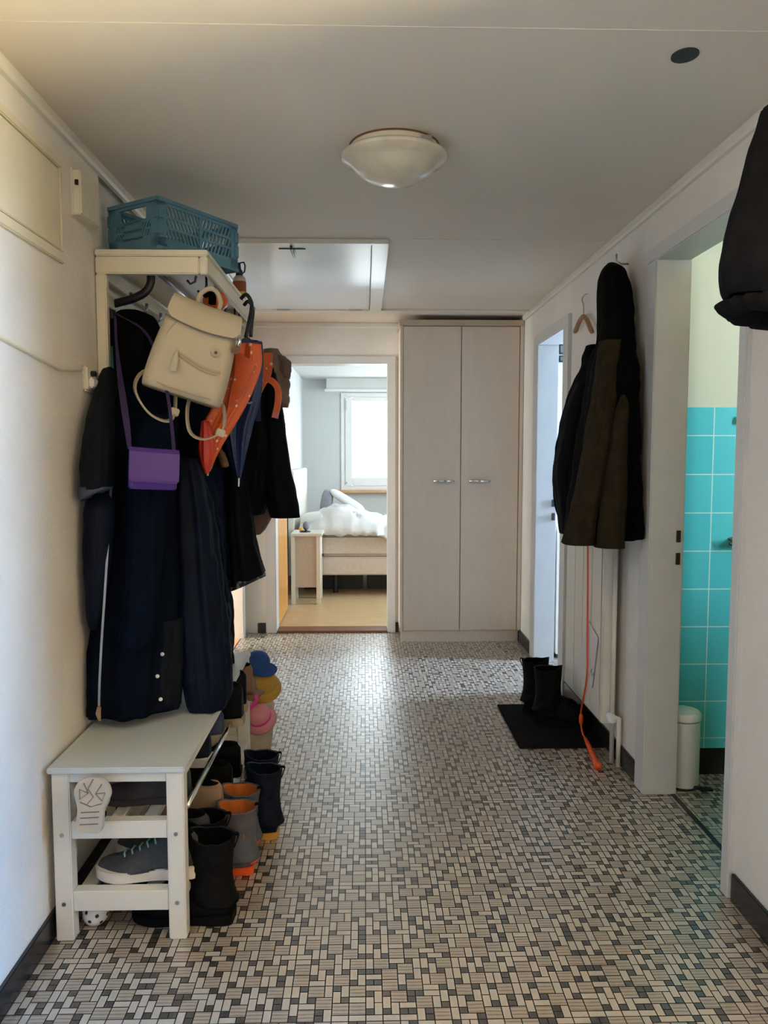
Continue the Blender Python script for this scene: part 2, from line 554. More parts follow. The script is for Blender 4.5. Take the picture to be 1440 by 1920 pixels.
def front(st, x, z):
    """y of the front of such a piece of clothing at x, z"""
    for k in range(len(st) - 1):
        if st[k][0] >= z >= st[k + 1][0]:
            t = (st[k][0] - z) / max(1e-6, st[k][0] - st[k + 1][0])
            cx, cy, a, b = (st[k][q] * (1 - t) + st[k + 1][q] * t for q in (1, 2, 3, 4))
            u = min(0.95, abs((x - cx) / a))
            return cy - b * (1 - u ** 2.2) ** (1 / 2.2)
    return st[-1][2] - st[-1][4]


# ------------------------------------------------------------------ the shell of the flat
CE = 2.255
WL, WR = -0.86, 1.09
YB = 5.61

# mosaic floor: pale, veined and dark little tiles set on a 2 cm grid
U = 0.0202
rs = random.Random(11)
NT = 28
cell = [[None] * NT for _ in range(NT)]
tiles = []
for j in range(NT):
    for i in range(NT):
        if cell[j][i] is not None:
            continue
        free = lambda a, b: cell[b % NT][a % NT] is None
        near = [cell[(j + b) % NT][(i + a) % NT] for a in (-1, 0, 1) for b in (-1, 0, 1)]
        side = [cell[j][i - 1], cell[j - 1][i]]
        opts = [(1, 1, 3)] * (1 if 3 in side else 4 if 3 in near else 13)
        if free(i + 1, j) and free(i, j + 1) and free(i + 1, j + 1):
            opts += [(2, 2, 2)] * (5 if 2 in side else 12)
        if free(i + 1, j):
            opts += [(2, 1, 1)] * (2 if cell[j - 1][i] == 1 else 6)
        if free(i, j + 1):
            opts += [(1, 2, 1)] * (3 if cell[j][i - 1] == 1 else 9)
        w, h, k = rs.choice(opts)
        for b in range(h):
            for a in range(w):
                cell[(j + b) % NT][(i + a) % NT] = k
        tiles.append((i, j, w, h, k))
fl = MB()
fl.box((-1.0, -3.2, -0.06), (3.2, YB + 0.005, 0.0), 0)
X0, X1, Y0, Y1 = -0.885, 1.75, 1.45, YB
gp = 0.0028
P = NT * U
for bj in range(int((Y0) / P), int(Y1 / P) + 1):
    for bi in range(int(X0 / P) - 1, int(X1 / P) + 1):
        for (i, j, w, h, k) in tiles:
            xa, ya = bi * P + i * U, bj * P + j * U
            xb, yb = xa + w * U, ya + h * U
            xa, xb = max(xa, X0), min(xb, X1)
            ya, yb = max(ya, Y0), min(yb, Y1)
            if xb - xa < 0.006 or yb - ya < 0.006:
                continue
            q = gp / 2
            fl.quad(((xa + q, ya + q, 0.0006), (xb - q, ya + q, 0.0006), (xb - q, yb - q, 0.0006), (xa + q, yb - q, 0.0006)), k)
struct('floor', fl, ['grout', 'tile_light', 'tile_stripe', 'tile_dark'])

cl = MB().box((-1.05, -3.2, CE), (1.3, YB + 0.15, CE + 0.1))
struct('ceiling', cl, 'ceil')

wl = MB()
wl.box((WL - 0.17, -3.2, 0), (WL, -1.6, CE))
wl.box((WL - 0.17, -1.6, 2.03), (WL, -0.3, CE))
wl.box((WL - 0.17, -0.3, 0), (WL, 2.585, CE))
wl.box((WL - 0.17, 2.585, 0), (WL - 0.025, 4.23, CE))
wl.box((WL - 0.17, 4.23, 2.03), (WL - 0.025, 5.46, CE))
wl.box((WL - 0.17, 5.46, 0), (WL - 0.025, YB, CE))
struct('wall_left', wl, 'wall')

wr = MB()
wr.box((WR, -3.2, 0), (WR + 0.1, 0.15, CE))
wr.box((WR, 0.15, 2.03), (WR + 0.1, 1.3, CE))
wr.box((WR, 1.3, 0), (WR + 0.1, 2.18, CE))
wr.box((WR, 2.18, 2.06), (WR + 0.1, 2.93, CE))
wr.box((WR, 2.93, 0), (WR + 0.1, 4.10, CE))
wr.box((WR, 4.10, 2.03), (WR + 0.1, 4.89, CE))
wr.box((WR, 4.89, 0), (WR + 0.1, YB, CE))
struct('wall_right', wr, 'wall')

wb = MB()
wb.box((-1.03, YB, 0), (-0.69, YB + 0.12, CE))
wb.box((-0.69, YB, 1.99), (0.20, YB + 0.12, CE))
wb.box((0.20, YB, 0), (1.19, YB + 0.12, CE))
struct('wall_back', wb, 'wall')

wf = MB()
wf.box((-1.03, -3.3, 0), (-0.75, -3.2, CE))
wf.box((0.95, -3.3, 0), (1.19, -3.2, CE))
wf.box((-0.75, -3.3, 2.3), (0.95, -3.2, CE))
struct('wall_entrance', wf, 'wall')

# skirting of black tile
for nm, a, b in (('baseboard_left', (WL, -0.3, 0), (WL + 0.012, 2.585, 0.072)), ('baseboard_left.001', (WL - 0.025, 2.585, 0), (WL - 0.013, 4.2, 0.072)),
                 ('baseboard_right', (WR - 0.012, 1.3, 0), (WR, 2.155, 0.085)), ('baseboard_right.001', (WR - 0.012, 2.96, 0), (WR, 4.08, 0.085)),
                 ('baseboard_right.002', (WR - 0.012, 4.92, 0), (WR, 5.30, 0.085)), ('baseboard_back', (-0.79, YB - 0.012, 0), (-0.73, YB, 0.075)),
                 ('baseboard_back.001', (0.225, YB - 0.012, 0), (0.245, YB, 0.075))):
    struct(nm, MB().box(a, b), 'black_base', 0.002)

# mouldings along the ceiling
def cove(path_axis, c, z, s, a, b):
    mb = MB()
    prof = [(0, 0), (0.012, 0), (0.016, -0.006), (0.018, -0.03), (0.012, -0.038), (0, -0.04)]
    if path_axis == 'y':
        mb.rings([[(c + s * px, yy, z + pz) for px, pz in prof] for yy in (a, b)])
    else:
        mb.rings([[(xx, c + s * px, z + pz) for px, pz in prof] for xx in (a, b)])
    return mb


struct('trim_1', cove('y', WL, CE, 1, -3.2, YB), 'trim')
struct('trim_2', cove('y', WR, CE, -1, -3.2, YB), 'trim')
struct('trim_3', cove('x', YB, CE, -1, -0.86, 0.24), 'trim')
struct('trim_4', MB().box((-0.84, 1.763, CE - 0.001), (1.07, 1.767, CE + 0.001)), 'ceil')
struct('trim_5', MB().box((0.13, 3.441, CE - 0.001), (1.07, 3.445, CE + 0.001)), 'panel')
struct('trim_6', MB().box((-0.84, 5.075, CE - 0.012), (1.07, 5.11, CE)), 'trim', 0.003)


def door_frame(name, mb, mat='casing', bevel=0.004):
    return struct(name, mb, mat, bevel)


# bathroom door frame (steel frame wrapping the wall)
d = MB()
for ya, yb in ((2.86, 2.955), (2.165, 2.21)):
    d.box((WR - 0.018, ya, 0), (WR + 0.115, yb, 2.03))
d.box((WR - 0.018, 2.165, 2.03), (WR + 0.115, 2.955, 2.085))
f1 = door_frame('door_1', d)
lf = MB().box((0, -0.02, 0.012), (0.66, 0.02, 2.0))  # unseen leaf, added and angled to keep window light off the left reveal
lf.move(Matrix.Translation((WR + 0.12, 2.235, 0)) @ Matrix.Rotation(math.radians(27), 4, 'Z'))
obj('door_leaf', lf, 'orange_wood', f1, 0.003)
for z in (0.985, 0.90):
    obj('strike_plate', MB().box((WR + 0.085, 2.853, z), (WR + 0.10, 2.861, z + 0.045)), 'strike', f1, 0.001)

# far right door frame
d = MB()
for ya, yb in ((4.80, 4.92), (4.08, 4.19)):
    d.box((WR - 0.018, ya, 0), (WR + 0.115, yb, 1.99))
d.box((WR - 0.018, 4.08, 1.99), (WR + 0.115, 4.92, 2.055))
f2 = door_frame('door_2', d)
for z in (0.90, 0.985):
    obj('strike_plate', MB().box((WR + 0.085, 4.792, z), (WR + 0.105, 4.801, z + 0.045)), 'strike', f2, 0.001)

# bedroom door frame, threshold and the wooden leaf opened into the bedroom
d = MB()
for xa, xb in ((-0.727, -0.65), (0.165, 0.224)):
    d.box((xa, YB - 0.02, 0), (xb, YB + 0.14, 1.962))
d.box((-0.727, YB - 0.02, 1.962), (0.224, YB + 0.14, 2.018))
f3 = door_frame('door_3', d)
obj('threshold', MB().box((-0.65, YB - 0.02, 0), (0.165, YB + 0.14, 0.016)), 'brown_wood', f3, 0.004)
obj('door_leaf', MB().box((-0.69, YB + 0.15, 0.015), (-0.652, 6.45, 1.95)), 'orange_wood', f3, 0.002)

# left doorway with its white leaf standing ajar
d = MB()
for ya, yb in ((4.2, 4.27), (5.42, 5.50)):
    d.box((WL - 0.19, ya, 0), (WL - 0.003, yb, 2.01))
d.box((WL - 0.19, 4.2, 2.01), (WL - 0.003, 5.50, 2.07))
f4 = door_frame('door_4', d)
lf = MB().box((-0.02, 0, 0.012), (0.02, 0.86, 2.0))
lf.move(Matrix.Translation((WL - 0.045, 4.285, 0)) @ Matrix.Rotation(R(1.0), 4, 'Z'))
obj('door_leaf', lf, 'white_lacquer', f4, 0.003)

# bedroom shell
b = MB()
b.box((-0.86, YB + 0.12, 0), (-0.74, 9.42, 2.23))
b.box((2.6, YB + 0.12, 0), (2.7, 6.1, 2.23))
b.box((2.6, 7.4, 0), (2.7, 9.42, 2.23))
b.box((2.6, 6.1, 0), (2.7, 7.4, 0.9))
b.box((2.6, 6.1, 2.1), (2.7, 7.4, 2.23))
b.box((1.19, YB, 0), (2.7, YB + 0.12, 2.23))
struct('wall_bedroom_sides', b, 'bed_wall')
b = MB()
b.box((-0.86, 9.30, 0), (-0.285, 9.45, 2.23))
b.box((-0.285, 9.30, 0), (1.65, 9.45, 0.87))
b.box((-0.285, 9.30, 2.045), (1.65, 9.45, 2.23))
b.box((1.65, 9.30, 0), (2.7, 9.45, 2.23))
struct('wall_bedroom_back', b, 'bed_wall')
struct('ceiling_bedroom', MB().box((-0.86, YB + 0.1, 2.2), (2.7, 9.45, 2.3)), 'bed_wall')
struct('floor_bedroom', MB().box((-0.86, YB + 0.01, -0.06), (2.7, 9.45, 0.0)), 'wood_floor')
w = MB()
w.box((-0.285, 9.28, 0.885), (-0.235, 9.36, 2.04))
w.box((1.60, 9.28, 0.885), (1.65, 9.36, 2.04))
w.box((-0.235, 9.28, 0.885), (1.60, 9.36, 0.93))
w.box((-0.235, 9.28, 1.99), (1.60, 9.36, 2.04))
w.box((0.66, 9.28, 0.93), (0.72, 9.36, 1.99))
w1 = struct('window_1', w, 'white_plastic', 0.004)
for xa, xb in ((-0.235, 0.66), (0.72, 1.60)):
    s = MB()
    s.box((xa, 9.265, 0.93), (xa + 0.085, 9.33, 1.99))
    s.box((xb - 0.085, 9.265, 0.93), (xb, 9.33, 1.99))
    s.box((xa + 0.085, 9.265, 0.93), (xb - 0.085, 9.33, 1.03))
    s.box((xa + 0.085, 9.265, 1.94), (xb - 0.085, 9.33, 1.99))
    so = obj('sash', s, 'white_plastic', w1, 0.006)
    obj('pane', MB().box((xa + 0.08, 9.30, 1.02), (xb - 0.08, 9.306, 1.95)), 'glass', so)
obj('window_sill', MB().box((-0.33, 9.16, 0.85), (1.7, 9.31, 0.882)), 'sill_wood', w1, 0.004)
obj('shutter_box', MB().box((-0.45, 9.12, 2.07), (1.8, 9.31, 2.2)), 'shutter', w1, 0.004)
obj('curtain_rail', MB().box((-0.47, 9.10, 2.045), (1.8, 9.14, 2.072)), 'white_plastic', w1, 0.004)
obj('hinge', MB().box((-0.228, 9.255, 1.83), (-0.212, 9.268, 1.95)), 'shutter', w1, 0.002)
obj('screw_cap', MB().box((-0.228, 9.255, 0.955), (-0.212, 9.268, 0.975)), 'steel', w1, 0.002)

# bathroom shell
b = MB()
b.box((1.19, 3.045, 0.0), (2.6, 3.13, 0.112), 1)
b.box((1.19, 3.045, 0.112), (2.6, 3.13, 1.502), 0)
b.box((1.19, 3.05, 1.502), (2.6, 3.13, CE), 2)
wbath = struct('wall_bathroom_back', b, ['bath_tile', 'black_base', 'bath_wall'])
b = MB()
b.box((2.6, 1.42, 0), (2.7, 3.13, 1.3), 0)
b.box((2.6, 1.42, 1.3), (2.7, 1.50, CE), 1)
b.box((2.6, 1.92, 1.3), (2.7, 3.13, CE), 1)
b.box((2.6, 1.50, 2.1), (2.7, 1.92, CE), 1)
b.box((1.19, 1.42, 0), (2.6, 1.48, CE), 1)
b.box((1.95, 1.48, 0), (2.05, 2.42, 1.06), 0)  # unseen half wall, added to shadow the lower tiles
struct('wall_bathroom_sides', b, ['bath_plain', 'bath_wall'])
struct('ceiling_bathroom', MB().box((1.19, 1.42, CE), (2.7, 3.13, CE + 0.1)), 'bath_wall')
w = MB()
for a, bb in (((2.61, 1.50, 1.3), (2.66, 1.53, 2.1)), ((2.61, 1.89, 1.3), (2.66, 1.92, 2.1)), ((2.61, 1.53, 1.3), (2.66, 1.89, 1.33)), ((2.61, 1.53, 2.07), (2.66, 1.89, 2.1))):
    w.box(a, bb)
w2 = struct('window_2', w, 'white_plastic', 0.004)
obj('pane', MB().box((2.63, 1.525, 1.325), (2.635, 1.895, 2.075)), 'glass', w2)
struct('trim_7', MB().box((1.183, 2.21, 0), (1.20, 2.86, 0.004)), 'black_base')

# kitchen beyond the far right door
b = MB()
b.box((1.19, 5.0, 0), (3.3, 5.1, CE))
b.box((3.2, 3.13, 0), (3.3, 4.3, CE))
b.box((3.2, 4.9, 0), (3.3, 5.1, CE))
b.box((3.2, 4.3, 0), (3.3, 4.9, 0.98))
b.box((3.2, 4.3, 2.12), (3.3, 4.9, CE))
b.box((1.19, 3.13, 0), (3.3, 3.2, CE))
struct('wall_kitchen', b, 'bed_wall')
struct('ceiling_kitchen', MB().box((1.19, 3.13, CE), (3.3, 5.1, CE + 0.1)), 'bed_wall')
w = MB()
for a, bb in (((3.21, 4.3, 0.98), (3.26, 4.34, 2.12)), ((3.21, 4.86, 0.98), (3.26, 4.9, 2.12)), ((3.21, 4.34, 0.98), (3.26, 4.86, 1.02)), ((3.21, 4.34, 2.08), (3.26, 4.86, 2.12))):
    w.box(a, bb)
w3 = struct('window_3', w, 'white_plastic', 0.004)
obj('pane', MB().box((3.23, 4.33, 1.01), (3.235, 4.87, 2.09)), 'glass', w3)

# living room beyond the left doorway
b = MB()
b.box((-3.3, 3.3, 0), (-3.2, 4.1, CE))
b.box((-3.3, 5.5, 0), (-3.2, 6.3, CE))
b.box((-3.3, 4.1, 0), (-3.2, 5.5, 0.9))
b.box((-3.3, 4.1, 2.1), (-3.2, 5.5, CE))
b.box((-3.3, 3.2, 0), (WL - 0.17, 3.3, CE))
b.box((-3.3, 5.62, 0), (WL - 0.17, 5.75, CE))
struct('wall_living_room', b, 'wall')
struct('ceiling_living_room', MB().box((-3.3, 3.2, CE), (-1.05, 6.3, CE + 0.1)), 'ceil')
struct('floor_living_room', MB().box((-3.3, 3.2, -0.06), (WL - 0.03, 6.3, 0.004)), 'wood_left')
w = MB()
for a, bb in (((-3.26, 4.1, 0.9), (-3.21, 4.15, 2.1)), ((-3.26, 5.45, 0.9), (-3.21, 5.5, 2.1)), ((-3.26, 4.15, 0.9), (-3.21, 5.45, 0.95)), ((-3.26, 4.15, 2.05), (-3.21, 5.45, 2.1))):
    w.box(a, bb)
w4 = struct('window_4', w, 'white_plastic', 0.004)
obj('pane', MB().box((-3.235, 4.14, 0.94), (-3.23, 5.46, 2.06)), 'glass', w4)

# unseen right-hand room behind the photographer, added so its window lights the near hall
b = MB()
b.box((3.2, -0.9, 0), (3.3, 0.2, 2.6))
b.box((3.2, 1.3, 0), (3.3, 1.36, 2.6))
b.box((3.2, 0.2, 0), (3.3, 1.3, 0.1))
b.box((3.2, 0.2, 2.5), (3.3, 1.3, 2.6))
b.box((1.19, -1.0, 0), (3.3, -0.9, 2.6))
b.box((1.19, 1.36, 0), (3.3, 1.42, 2.6))
struct('wall_added_room_right', b, 'warm_wall')
struct('ceiling_added_room_right', MB().box((1.19, -1.0, 2.6), (3.3, 1.42, 2.7)), 'warm_wall')
w = MB()
for a, bb in (((3.21, 0.2, 0.1), (3.26, 0.25, 2.5)), ((3.21, 1.25, 0.1), (3.26, 1.3, 2.5)), ((3.21, 0.25, 0.1), (3.26, 1.25, 0.15)), ((3.21, 0.25, 2.45), (3.26, 1.25, 2.5))):
    w.box(a, bb)
struct('window_added_right', w, 'white_plastic', 0.004)

# unseen left-hand room behind the photographer, added to let in warm fill light
b = MB()
b.box((-3.3, -2.2, 0), (-3.2, -1.55, CE))
b.box((-3.3, -0.25, 0), (-3.2, 0.4, CE))
b.box((-3.3, -1.55, 0), (-3.2, -0.25, 0.85))
b.box((-3.3, -1.55, 2.15), (-3.2, -0.25, CE))
b.box((-3.3, -2.3, 0), (WL - 0.17, -2.2, CE))
b.box((-3.3, 0.3, 0), (WL - 0.17, 0.4, CE))
struct('wall_added_room_left', b, 'warm_wall')
struct('ceiling_added_room_left', MB().box((-3.3, -2.3, CE), (-1.05, 0.4, CE + 0.1)), 'ceil')
struct('floor_added_room_left', MB().box((-3.3, -2.3, -0.06), (-1.0, 0.4, 0.0)), 'wood_left')
w = MB()
for a, bb in (((-3.26, -1.55, 0.85), (-3.21, -1.5, 2.15)), ((-3.26, -0.3, 0.85), (-3.21, -0.25, 2.15)), ((-3.26, -1.5, 0.85), (-3.21, -0.3, 0.9)), ((-3.26, -1.5, 2.1), (-3.21, -0.3, 2.15))):
    w.box(a, bb)
struct('window_added_left', w, 'white_plastic', 0.004)

# ------------------------------------------------------------------ wardrobe
t = thing('wardrobe', 'tall beige two-door built-in wardrobe at the end of the hall', 'wardrobe', (0.67, 5.29, 0))
b = MB()
b.box((0.245, 5.312, 0.08), (1.078, YB - 0.001, 2.20))
b.box((0.242, 5.29, 0.08), (0.262, 5.315, 2.185))
b.box((1.062, 5.29, 0.08), (1.088, 5.33, 2.185))
obj('carcass', b, 'wardrobe', t, 0.002)
obj('plinth', MB().box((0.25, 5.305, 0), (1.075, 5.33, 0.082)), 'wardrobe', t, 0.002)
obj('cornice', MB().box((0.235, 5.275, 2.183), (1.088, YB - 0.001, 2.222)), 'wardrobe_edge', t, 0.004)
for xa, xb, hx in ((0.264, 0.6575, 0.541), (0.6625, 1.058, 0.789)):
    dr = obj('door', MB().box((xa, 5.29, 0.085), (xb, 5.311, 2.18)), 'wardrobe', t, 0.003)
    h = MB()
    h.tube([(hx - 0.075, 5.278, 1.13), (hx - 0.04, 5.268, 1.13), (hx, 5.264, 1.13), (hx + 0.04, 5.268, 1.13), (hx + 0.075, 5.278, 1.13)], [0.004, 0.008, 0.011, 0.008, 0.004], 10)
    h.box((hx - 0.05, 5.27, 1.125), (hx - 0.042, 5.291, 1.135))
    h.box((hx + 0.042, 5.27, 1.125), (hx + 0.05, 5.291, 1.135))
    obj('handle', h, 'chrome', dr, smooth=True)

# ------------------------------------------------------------------ ceiling lamp
t = thing('ceiling_lamp', 'round milky glass ceiling lamp in the middle of the ceiling', 'lamp', (0.092, 2.43, CE))
c = (0.092, 2.43, CE)
obj('mount', MB().lathe([(0.02, 0), (0.133, 0), (0.136, -0.008), (0.136, -0.04), (0.02, -0.042)], c, 48), 'ivory_plastic', t, smooth='auto')
obj('glass_bowl', MB().lathe([(0.135, -0.026), (0.160, -0.028), (0.166, -0.034), (0.160, -0.042), (0.140, -0.052), (0.128, -0.062), (0.11, -0.08), (0.08, -0.097), (0.04, -0.107), (0.004, -0.11)], c, 56), 'lamp_glass', t, smooth=True)
obj('ceiling_rim', MB().lathe([(0.02, 0), (0.139, 0), (0.139, -0.004), (0.02, -0.0045)], c, 48), 'brown_wood', t)
obj('clip', MB().box((0.092 + 0.075, 2.43 - 0.125, CE - 0.03), (0.092 + 0.105, 2.43 - 0.112, CE - 0.012)), 'steel', t, 0.002)

tag(obj('ceiling_cover', MB().lathe([(0.001, 0), (0.036, 0), (0.036, -0.003), (0.03, -0.0045), (0.001, -0.0045)], (0.755, 1.868, CE), 32, sx=0.86, sy=0.95), 'dark_plastic', smooth='auto'),
    'small dark oval cable opening in the ceiling near its right edge', 'ceiling cover')

# ------------------------------------------------------------------ attic hatch
t = thing('attic_hatch', 'glossy white attic hatch set in the ceiling beyond the lamp', 'hatch', (-0.3, 4.26, CE))
b = MB()
b.box((0.035, 3.445, CE - 0.02), (0.108, 5.075, CE))
b.box((-0.74, 3.445, CE - 0.02), (-0.70, 5.075, CE))
b.box((-0.70, 3.445, CE - 0.02), (0.035, 3.485, CE))
b.box((-0.70, 5.035, CE - 0.02), (0.035, 5.075, CE))
obj('frame', b, 'hatch', t, 0.003)
pn = obj('panel', MB().box((-0.695, 3.49, CE - 0.014), (0.03, 5.03, CE - 0.001)), 'hatch', t, 0.002)
l = MB()
l.tube([(-0.325, 3.50, CE - 0.015), (-0.325, 3.50, CE - 0.03), (-0.325, 3.56, CE - 0.03), (-0.325, 3.66, CE - 0.026)], 0.0055, 8)
l.box((-0.385, 3.555, CE - 0.018), (-0.265, 3.56, CE - 0.013))
obj('latch', l, 'black_plastic', pn)
for xa in (-0.56, -0.10):
    obj('hinge', MB().box((xa, 5.02, CE - 0.022), (xa + 0.085, 5.045, CE - 0.013)), 'steel', t, 0.002)

# ------------------------------------------------------------------ left wall fittings
t = thing('wall_cupboard_door', 'large cream painted flush hatch high on the left wall', 'hatch', (WL, 1.8, 1.85))
fr = MB()
fr.box((WL, 1.2, 2.115), (WL + 0.012, 2.25, 2.14))
fr.box((WL, 1.2, 1.855), (WL + 0.012, 2.25, 1.885))
fr.box((WL, 2.232, 1.885), (WL + 0.012, 2.25, 2.115))
obj('frame', fr, 'panel', t, 0.003)
obj('door', MB().box((WL, 1.2, 1.889), (WL + 0.009, 2.228, 2.111)), 'panel', t, 0.002)

t = thing('junction_box', 'small square cream box mounted beside the cream hatch', 'box', (WL, 2.42, 2.02))
obj('cover', MB().box((WL, 2.345, 2.022), (WL + 0.028, 2.50, 2.15)), 'ivory_plastic', t, 0.004)
obj('back_plate', MB().box((WL, 2.338, 2.018), (WL + 0.006, 2.505, 2.155)), 'trim', t, 0.002)
obj('latch', MB().box((WL + 0.012, 2.339, 2.105), (WL + 0.022, 2.346, 2.12)), 'black_plastic', t, 0.001)

t = thing('light_switch', 'ivory surface light switch beside the coat rack on the left wall', 'switch', (WL, 2.44, 1.51))
obj('plate', MB().box((WL, 2.385, 1.510), (WL + 0.016, 2.46, 1.588)), 'ivory_plastic', t, 0.006)
obj('rocker', MB().box((WL + 0.014, 2.40, 1.52), (WL + 0.03, 2.446, 1.552)), 'white_plastic', t, 0.005)
obj('key', MB().tube([(WL + 0.01, 2.424, 1.565), (WL + 0.03, 2.424, 1.565)], 0.009, 12), 'black_plastic', t)
tag(obj('cable_channel', MB().ribbon([(-0.853, 1.703, 1.5992), (-0.853, 1.8482, 1.5939), (-0.853, 2.1914, 1.5573), (-0.853, 2.3626, 1.5729)], 0.012, 0.014, (0, 0, 1)), 'ivory_plastic', bevel=0.002),
    'thin ivory cable channel running along the left wall to the switch', 'cable')

# ------------------------------------------------------------------ coat rack
t = thing('coat_rack', 'cream wooden coat rack with shelf fixed to the left wall', 'coat rack', (-0.68, 3.0, 1.55))
SX0, SX1, SY0, SY1, SZ = -0.857, -0.498, 2.515, 3.49, 1.966
obj('shelf', MB().box((SX0, SY0, SZ - 0.02), (SX1, SY1, SZ)), 'rack_lacquer', t, 0.004)
for y in (SY0 + 0.005, SY1 - 0.04):
    obj('side_bracket', MB().box((SX0, y, SZ - 0.075), (SX1 - 0.029, y + 0.03, SZ - 0.0205)), 'rack_lacquer', t, 0.004)
    obj('post', MB().box((SX0, y, 1.548), (SX0 + 0.034, y + 0.03, SZ - 0.0755)), 'rack_lacquer', t, 0.004)
    obj('front_post', MB().box((SX1 - 0.028, y, SZ - 0.076), (SX1 - 0.003, y + 0.03, SZ - 0.02)), 'rack_lacquer', t, 0.003)
obj('front_rail', MB().box((SX1 - 0.02, SY0 + 0.035, SZ - 0.072), (SX1 - 0.003, SY1 - 0.04, SZ - 0.02)), 'rack_lacquer', t, 0.003)
for z in (1.882, 1.80):
    obj('hook_rail', MB().box((SX0, SY0 + 0.035, z), (SX0 + 0.02, SY1 - 0.04, z + 0.045)), 'rack_lacquer', t, 0.003)
obj('under_rail', MB().tube([(-0.70, SY0 + 0.01, 1.93), (-0.70, SY1 - 0.02, 1.93)], 0.009, 10), 'steel', t, smooth=True)
for y in (2.66, 2.85, 3.04, 3.22, 3.38):
    obj('hook', MB().tube([(SX0 + 0.02, y, 1.83), (SX0 + 0.05, y, 1.82), (SX0 + 0.07, y, 1.835), (SX0 + 0.07, y, 1.86)], 0.006, 8), 'steel', t, smooth=True)
for y in (2.56, 2.72, 2.88, 3.1, 3.3, 3.42):
    obj('peg', MB().tube([(-0.545, y, SZ - 0.02), (-0.545, y, 1.90), (-0.55, y, 1.875), (-0.565, y, 1.868), (-0.575, y, 1.88)], 0.004, 8), 'black_plastic', t, smooth=True)

# ------------------------------------------------------------------ folding crate on the shelf
def crate_side(L, H, th, rows, cols, handle=False):
    """panel L x H in local xz, made of strips and slanted bars so the holes are real"""
    mb = MB()
    mb.box((0, 0, 0), (L, th, 0.042))
    mb.box((0, 0, H - 0.022), (L, th, H))
    mb.box((0, 0, 0), (0.035, th, H))
    mb.box((L - 0.035, 0, 0), (L, th, H))
    mb.box((0, -0.004, H - 0.012), (L, th + 0.002, H))
    mb.box((0, -0.004, 0), (L, th + 0.002, 0.012))
    for x in (0.0, L - 0.018):
        mb.box((x, -0.005, 0.05), (x + 0.018, th, 0.09))
        mb.box((x, -0.005, 0.10), (x + 0.018, th, 0.135))
    z0, z1 = 0.042, H - 0.022
    if handle:
        mb.box((0.035, 0, z0 + 0.06), (0.055, th, z1))
        mb.box((L - 0.055, 0, z0 + 0.06), (L - 0.035, th, z1))
        mb.box((0.035, 0, z0), (L - 0.035, th, z0 + 0.008))
        mb.box((0.035, 0, z0 + 0.052), (L - 0.035, th, z0 + 0.062))
        mb.box((0.035, 0, z0 + 0.026), (L - 0.035, th, z0 + 0.034))
        xa, xb = 0.035, L - 0.035
        zs = [(z0 + 0.006, z0 + 0.028), (z0 + 0.032, z0 + 0.054)]
        mb.box((L / 2 - 0.045, 0, z0), (L / 2 + 0.045, th, z0 + 0.06))
        n = 13
    else:
        mb.box((L / 2 - 0.006, -0.003, z0), (L / 2 + 0.006, th, z1))
        h = (z1 - z0) / rows
        for k in range(1, rows):
            mb.box((0.035, 0, z0 + k * h - 0.004), (L - 0.035, th, z0 + k * h + 0.004))
        xa, xb = 0.035, L - 0.035
        zs = [(z0 + k * h, z0 + (k + 1) * h) for k in range(rows)]
        n = cols
    for za, zb in zs:
        for i in range(n):
            x = xa + (xb - xa) * (i + 0.5) / n
            sl = 0.007 if x < L / 2 else -0.007
            w2 = (xb - xa) / n * 0.24
            mb.prism([(x - w2 - sl, 0.001, zb), (x + w2 - sl, 0.001, zb), (x + w2 + sl, 0.001, za), (x - w2 + sl, 0.001, za)], (0, th - 0.002, 0))
    return mb


t = thing('folding_crate', 'turquoise plastic folding crate sitting on the rack shelf', 'crate', (0, 0, 0))
CL, CW, CH, CT = 0.37, 0.235, 0.165, 0.007
for nm, Ls, mtx in (('side_panel', CL, Matrix.Identity(4)), ('side_panel', CL, Matrix.Translation((CL, CW, 0)) @ Matrix.Rotation(pi, 4, 'Z')),
                    ('end_panel', CW, Matrix.Translation((0, CW, 0)) @ Matrix.Rotation(-pi / 2, 4, 'Z')), ('end_panel', CW, Matrix.Translation((CL, 0, 0)) @ Matrix.Rotation(pi / 2, 4, 'Z'))):
    p = crate_side(Ls, CH, CT, 3, 18, nm == 'end_panel')
    p.move(mtx)
    obj(nm, p, 'crate', t)
b = MB()
b.box((0.004, 0.004, 0.003), (CL - 0.004, CW - 0.004, 0.008))
obj('base', b, 'crate_dark', t)
t.location = (-0.655, 2.525, SZ + 0.004)
t.rotation_euler = (0, 0, math.atan2(0.31, 0.20))

# glue bottle
c = (-0.533, 3.36, SZ)
t = thing('glue_bottle', 'small white glue bottle with dark blue nozzle cap on the shelf', 'bottle', c)
bo = obj('body', MB().lathe([(0.002, 0), (0.026, 0), (0.028, 0.004), (0.028, 0.09), (0.024, 0.102), (0.014, 0.11), (0.002, 0.11)], c, 24, sy=0.7), 'bottle', t, smooth='auto')
obj('label', MB().lathe([(0.0284, 0.025), (0.0288, 0.027), (0.0288, 0.082), (0.0284, 0.084)], c, 24, sy=0.7), 'label_red', bo, label='dark red paper label')
obj('label_stripe', MB().lathe([(0.029, 0.025), (0.029, 0.04)], c, 24, sy=0.7), 'label_yellow', bo)
cp = MB().lathe([(0.002, 0.108), (0.016, 0.108), (0.014, 0.13), (0.008, 0.136), (0.006, 0.16), (0.002, 0.165)], c, 20)
cp.tube([(c[0] + 0.005, c[1], c[2] + 0.163), (c[0] + 0.02, c[1], c[2] + 0.165), (c[0] + 0.025, c[1], c[2] + 0.15), (c[0] + 0.022, c[1], c[2] + 0.125), (c[0] + 0.012, c[1], c[2] + 0.118)], 0.0035, 8)
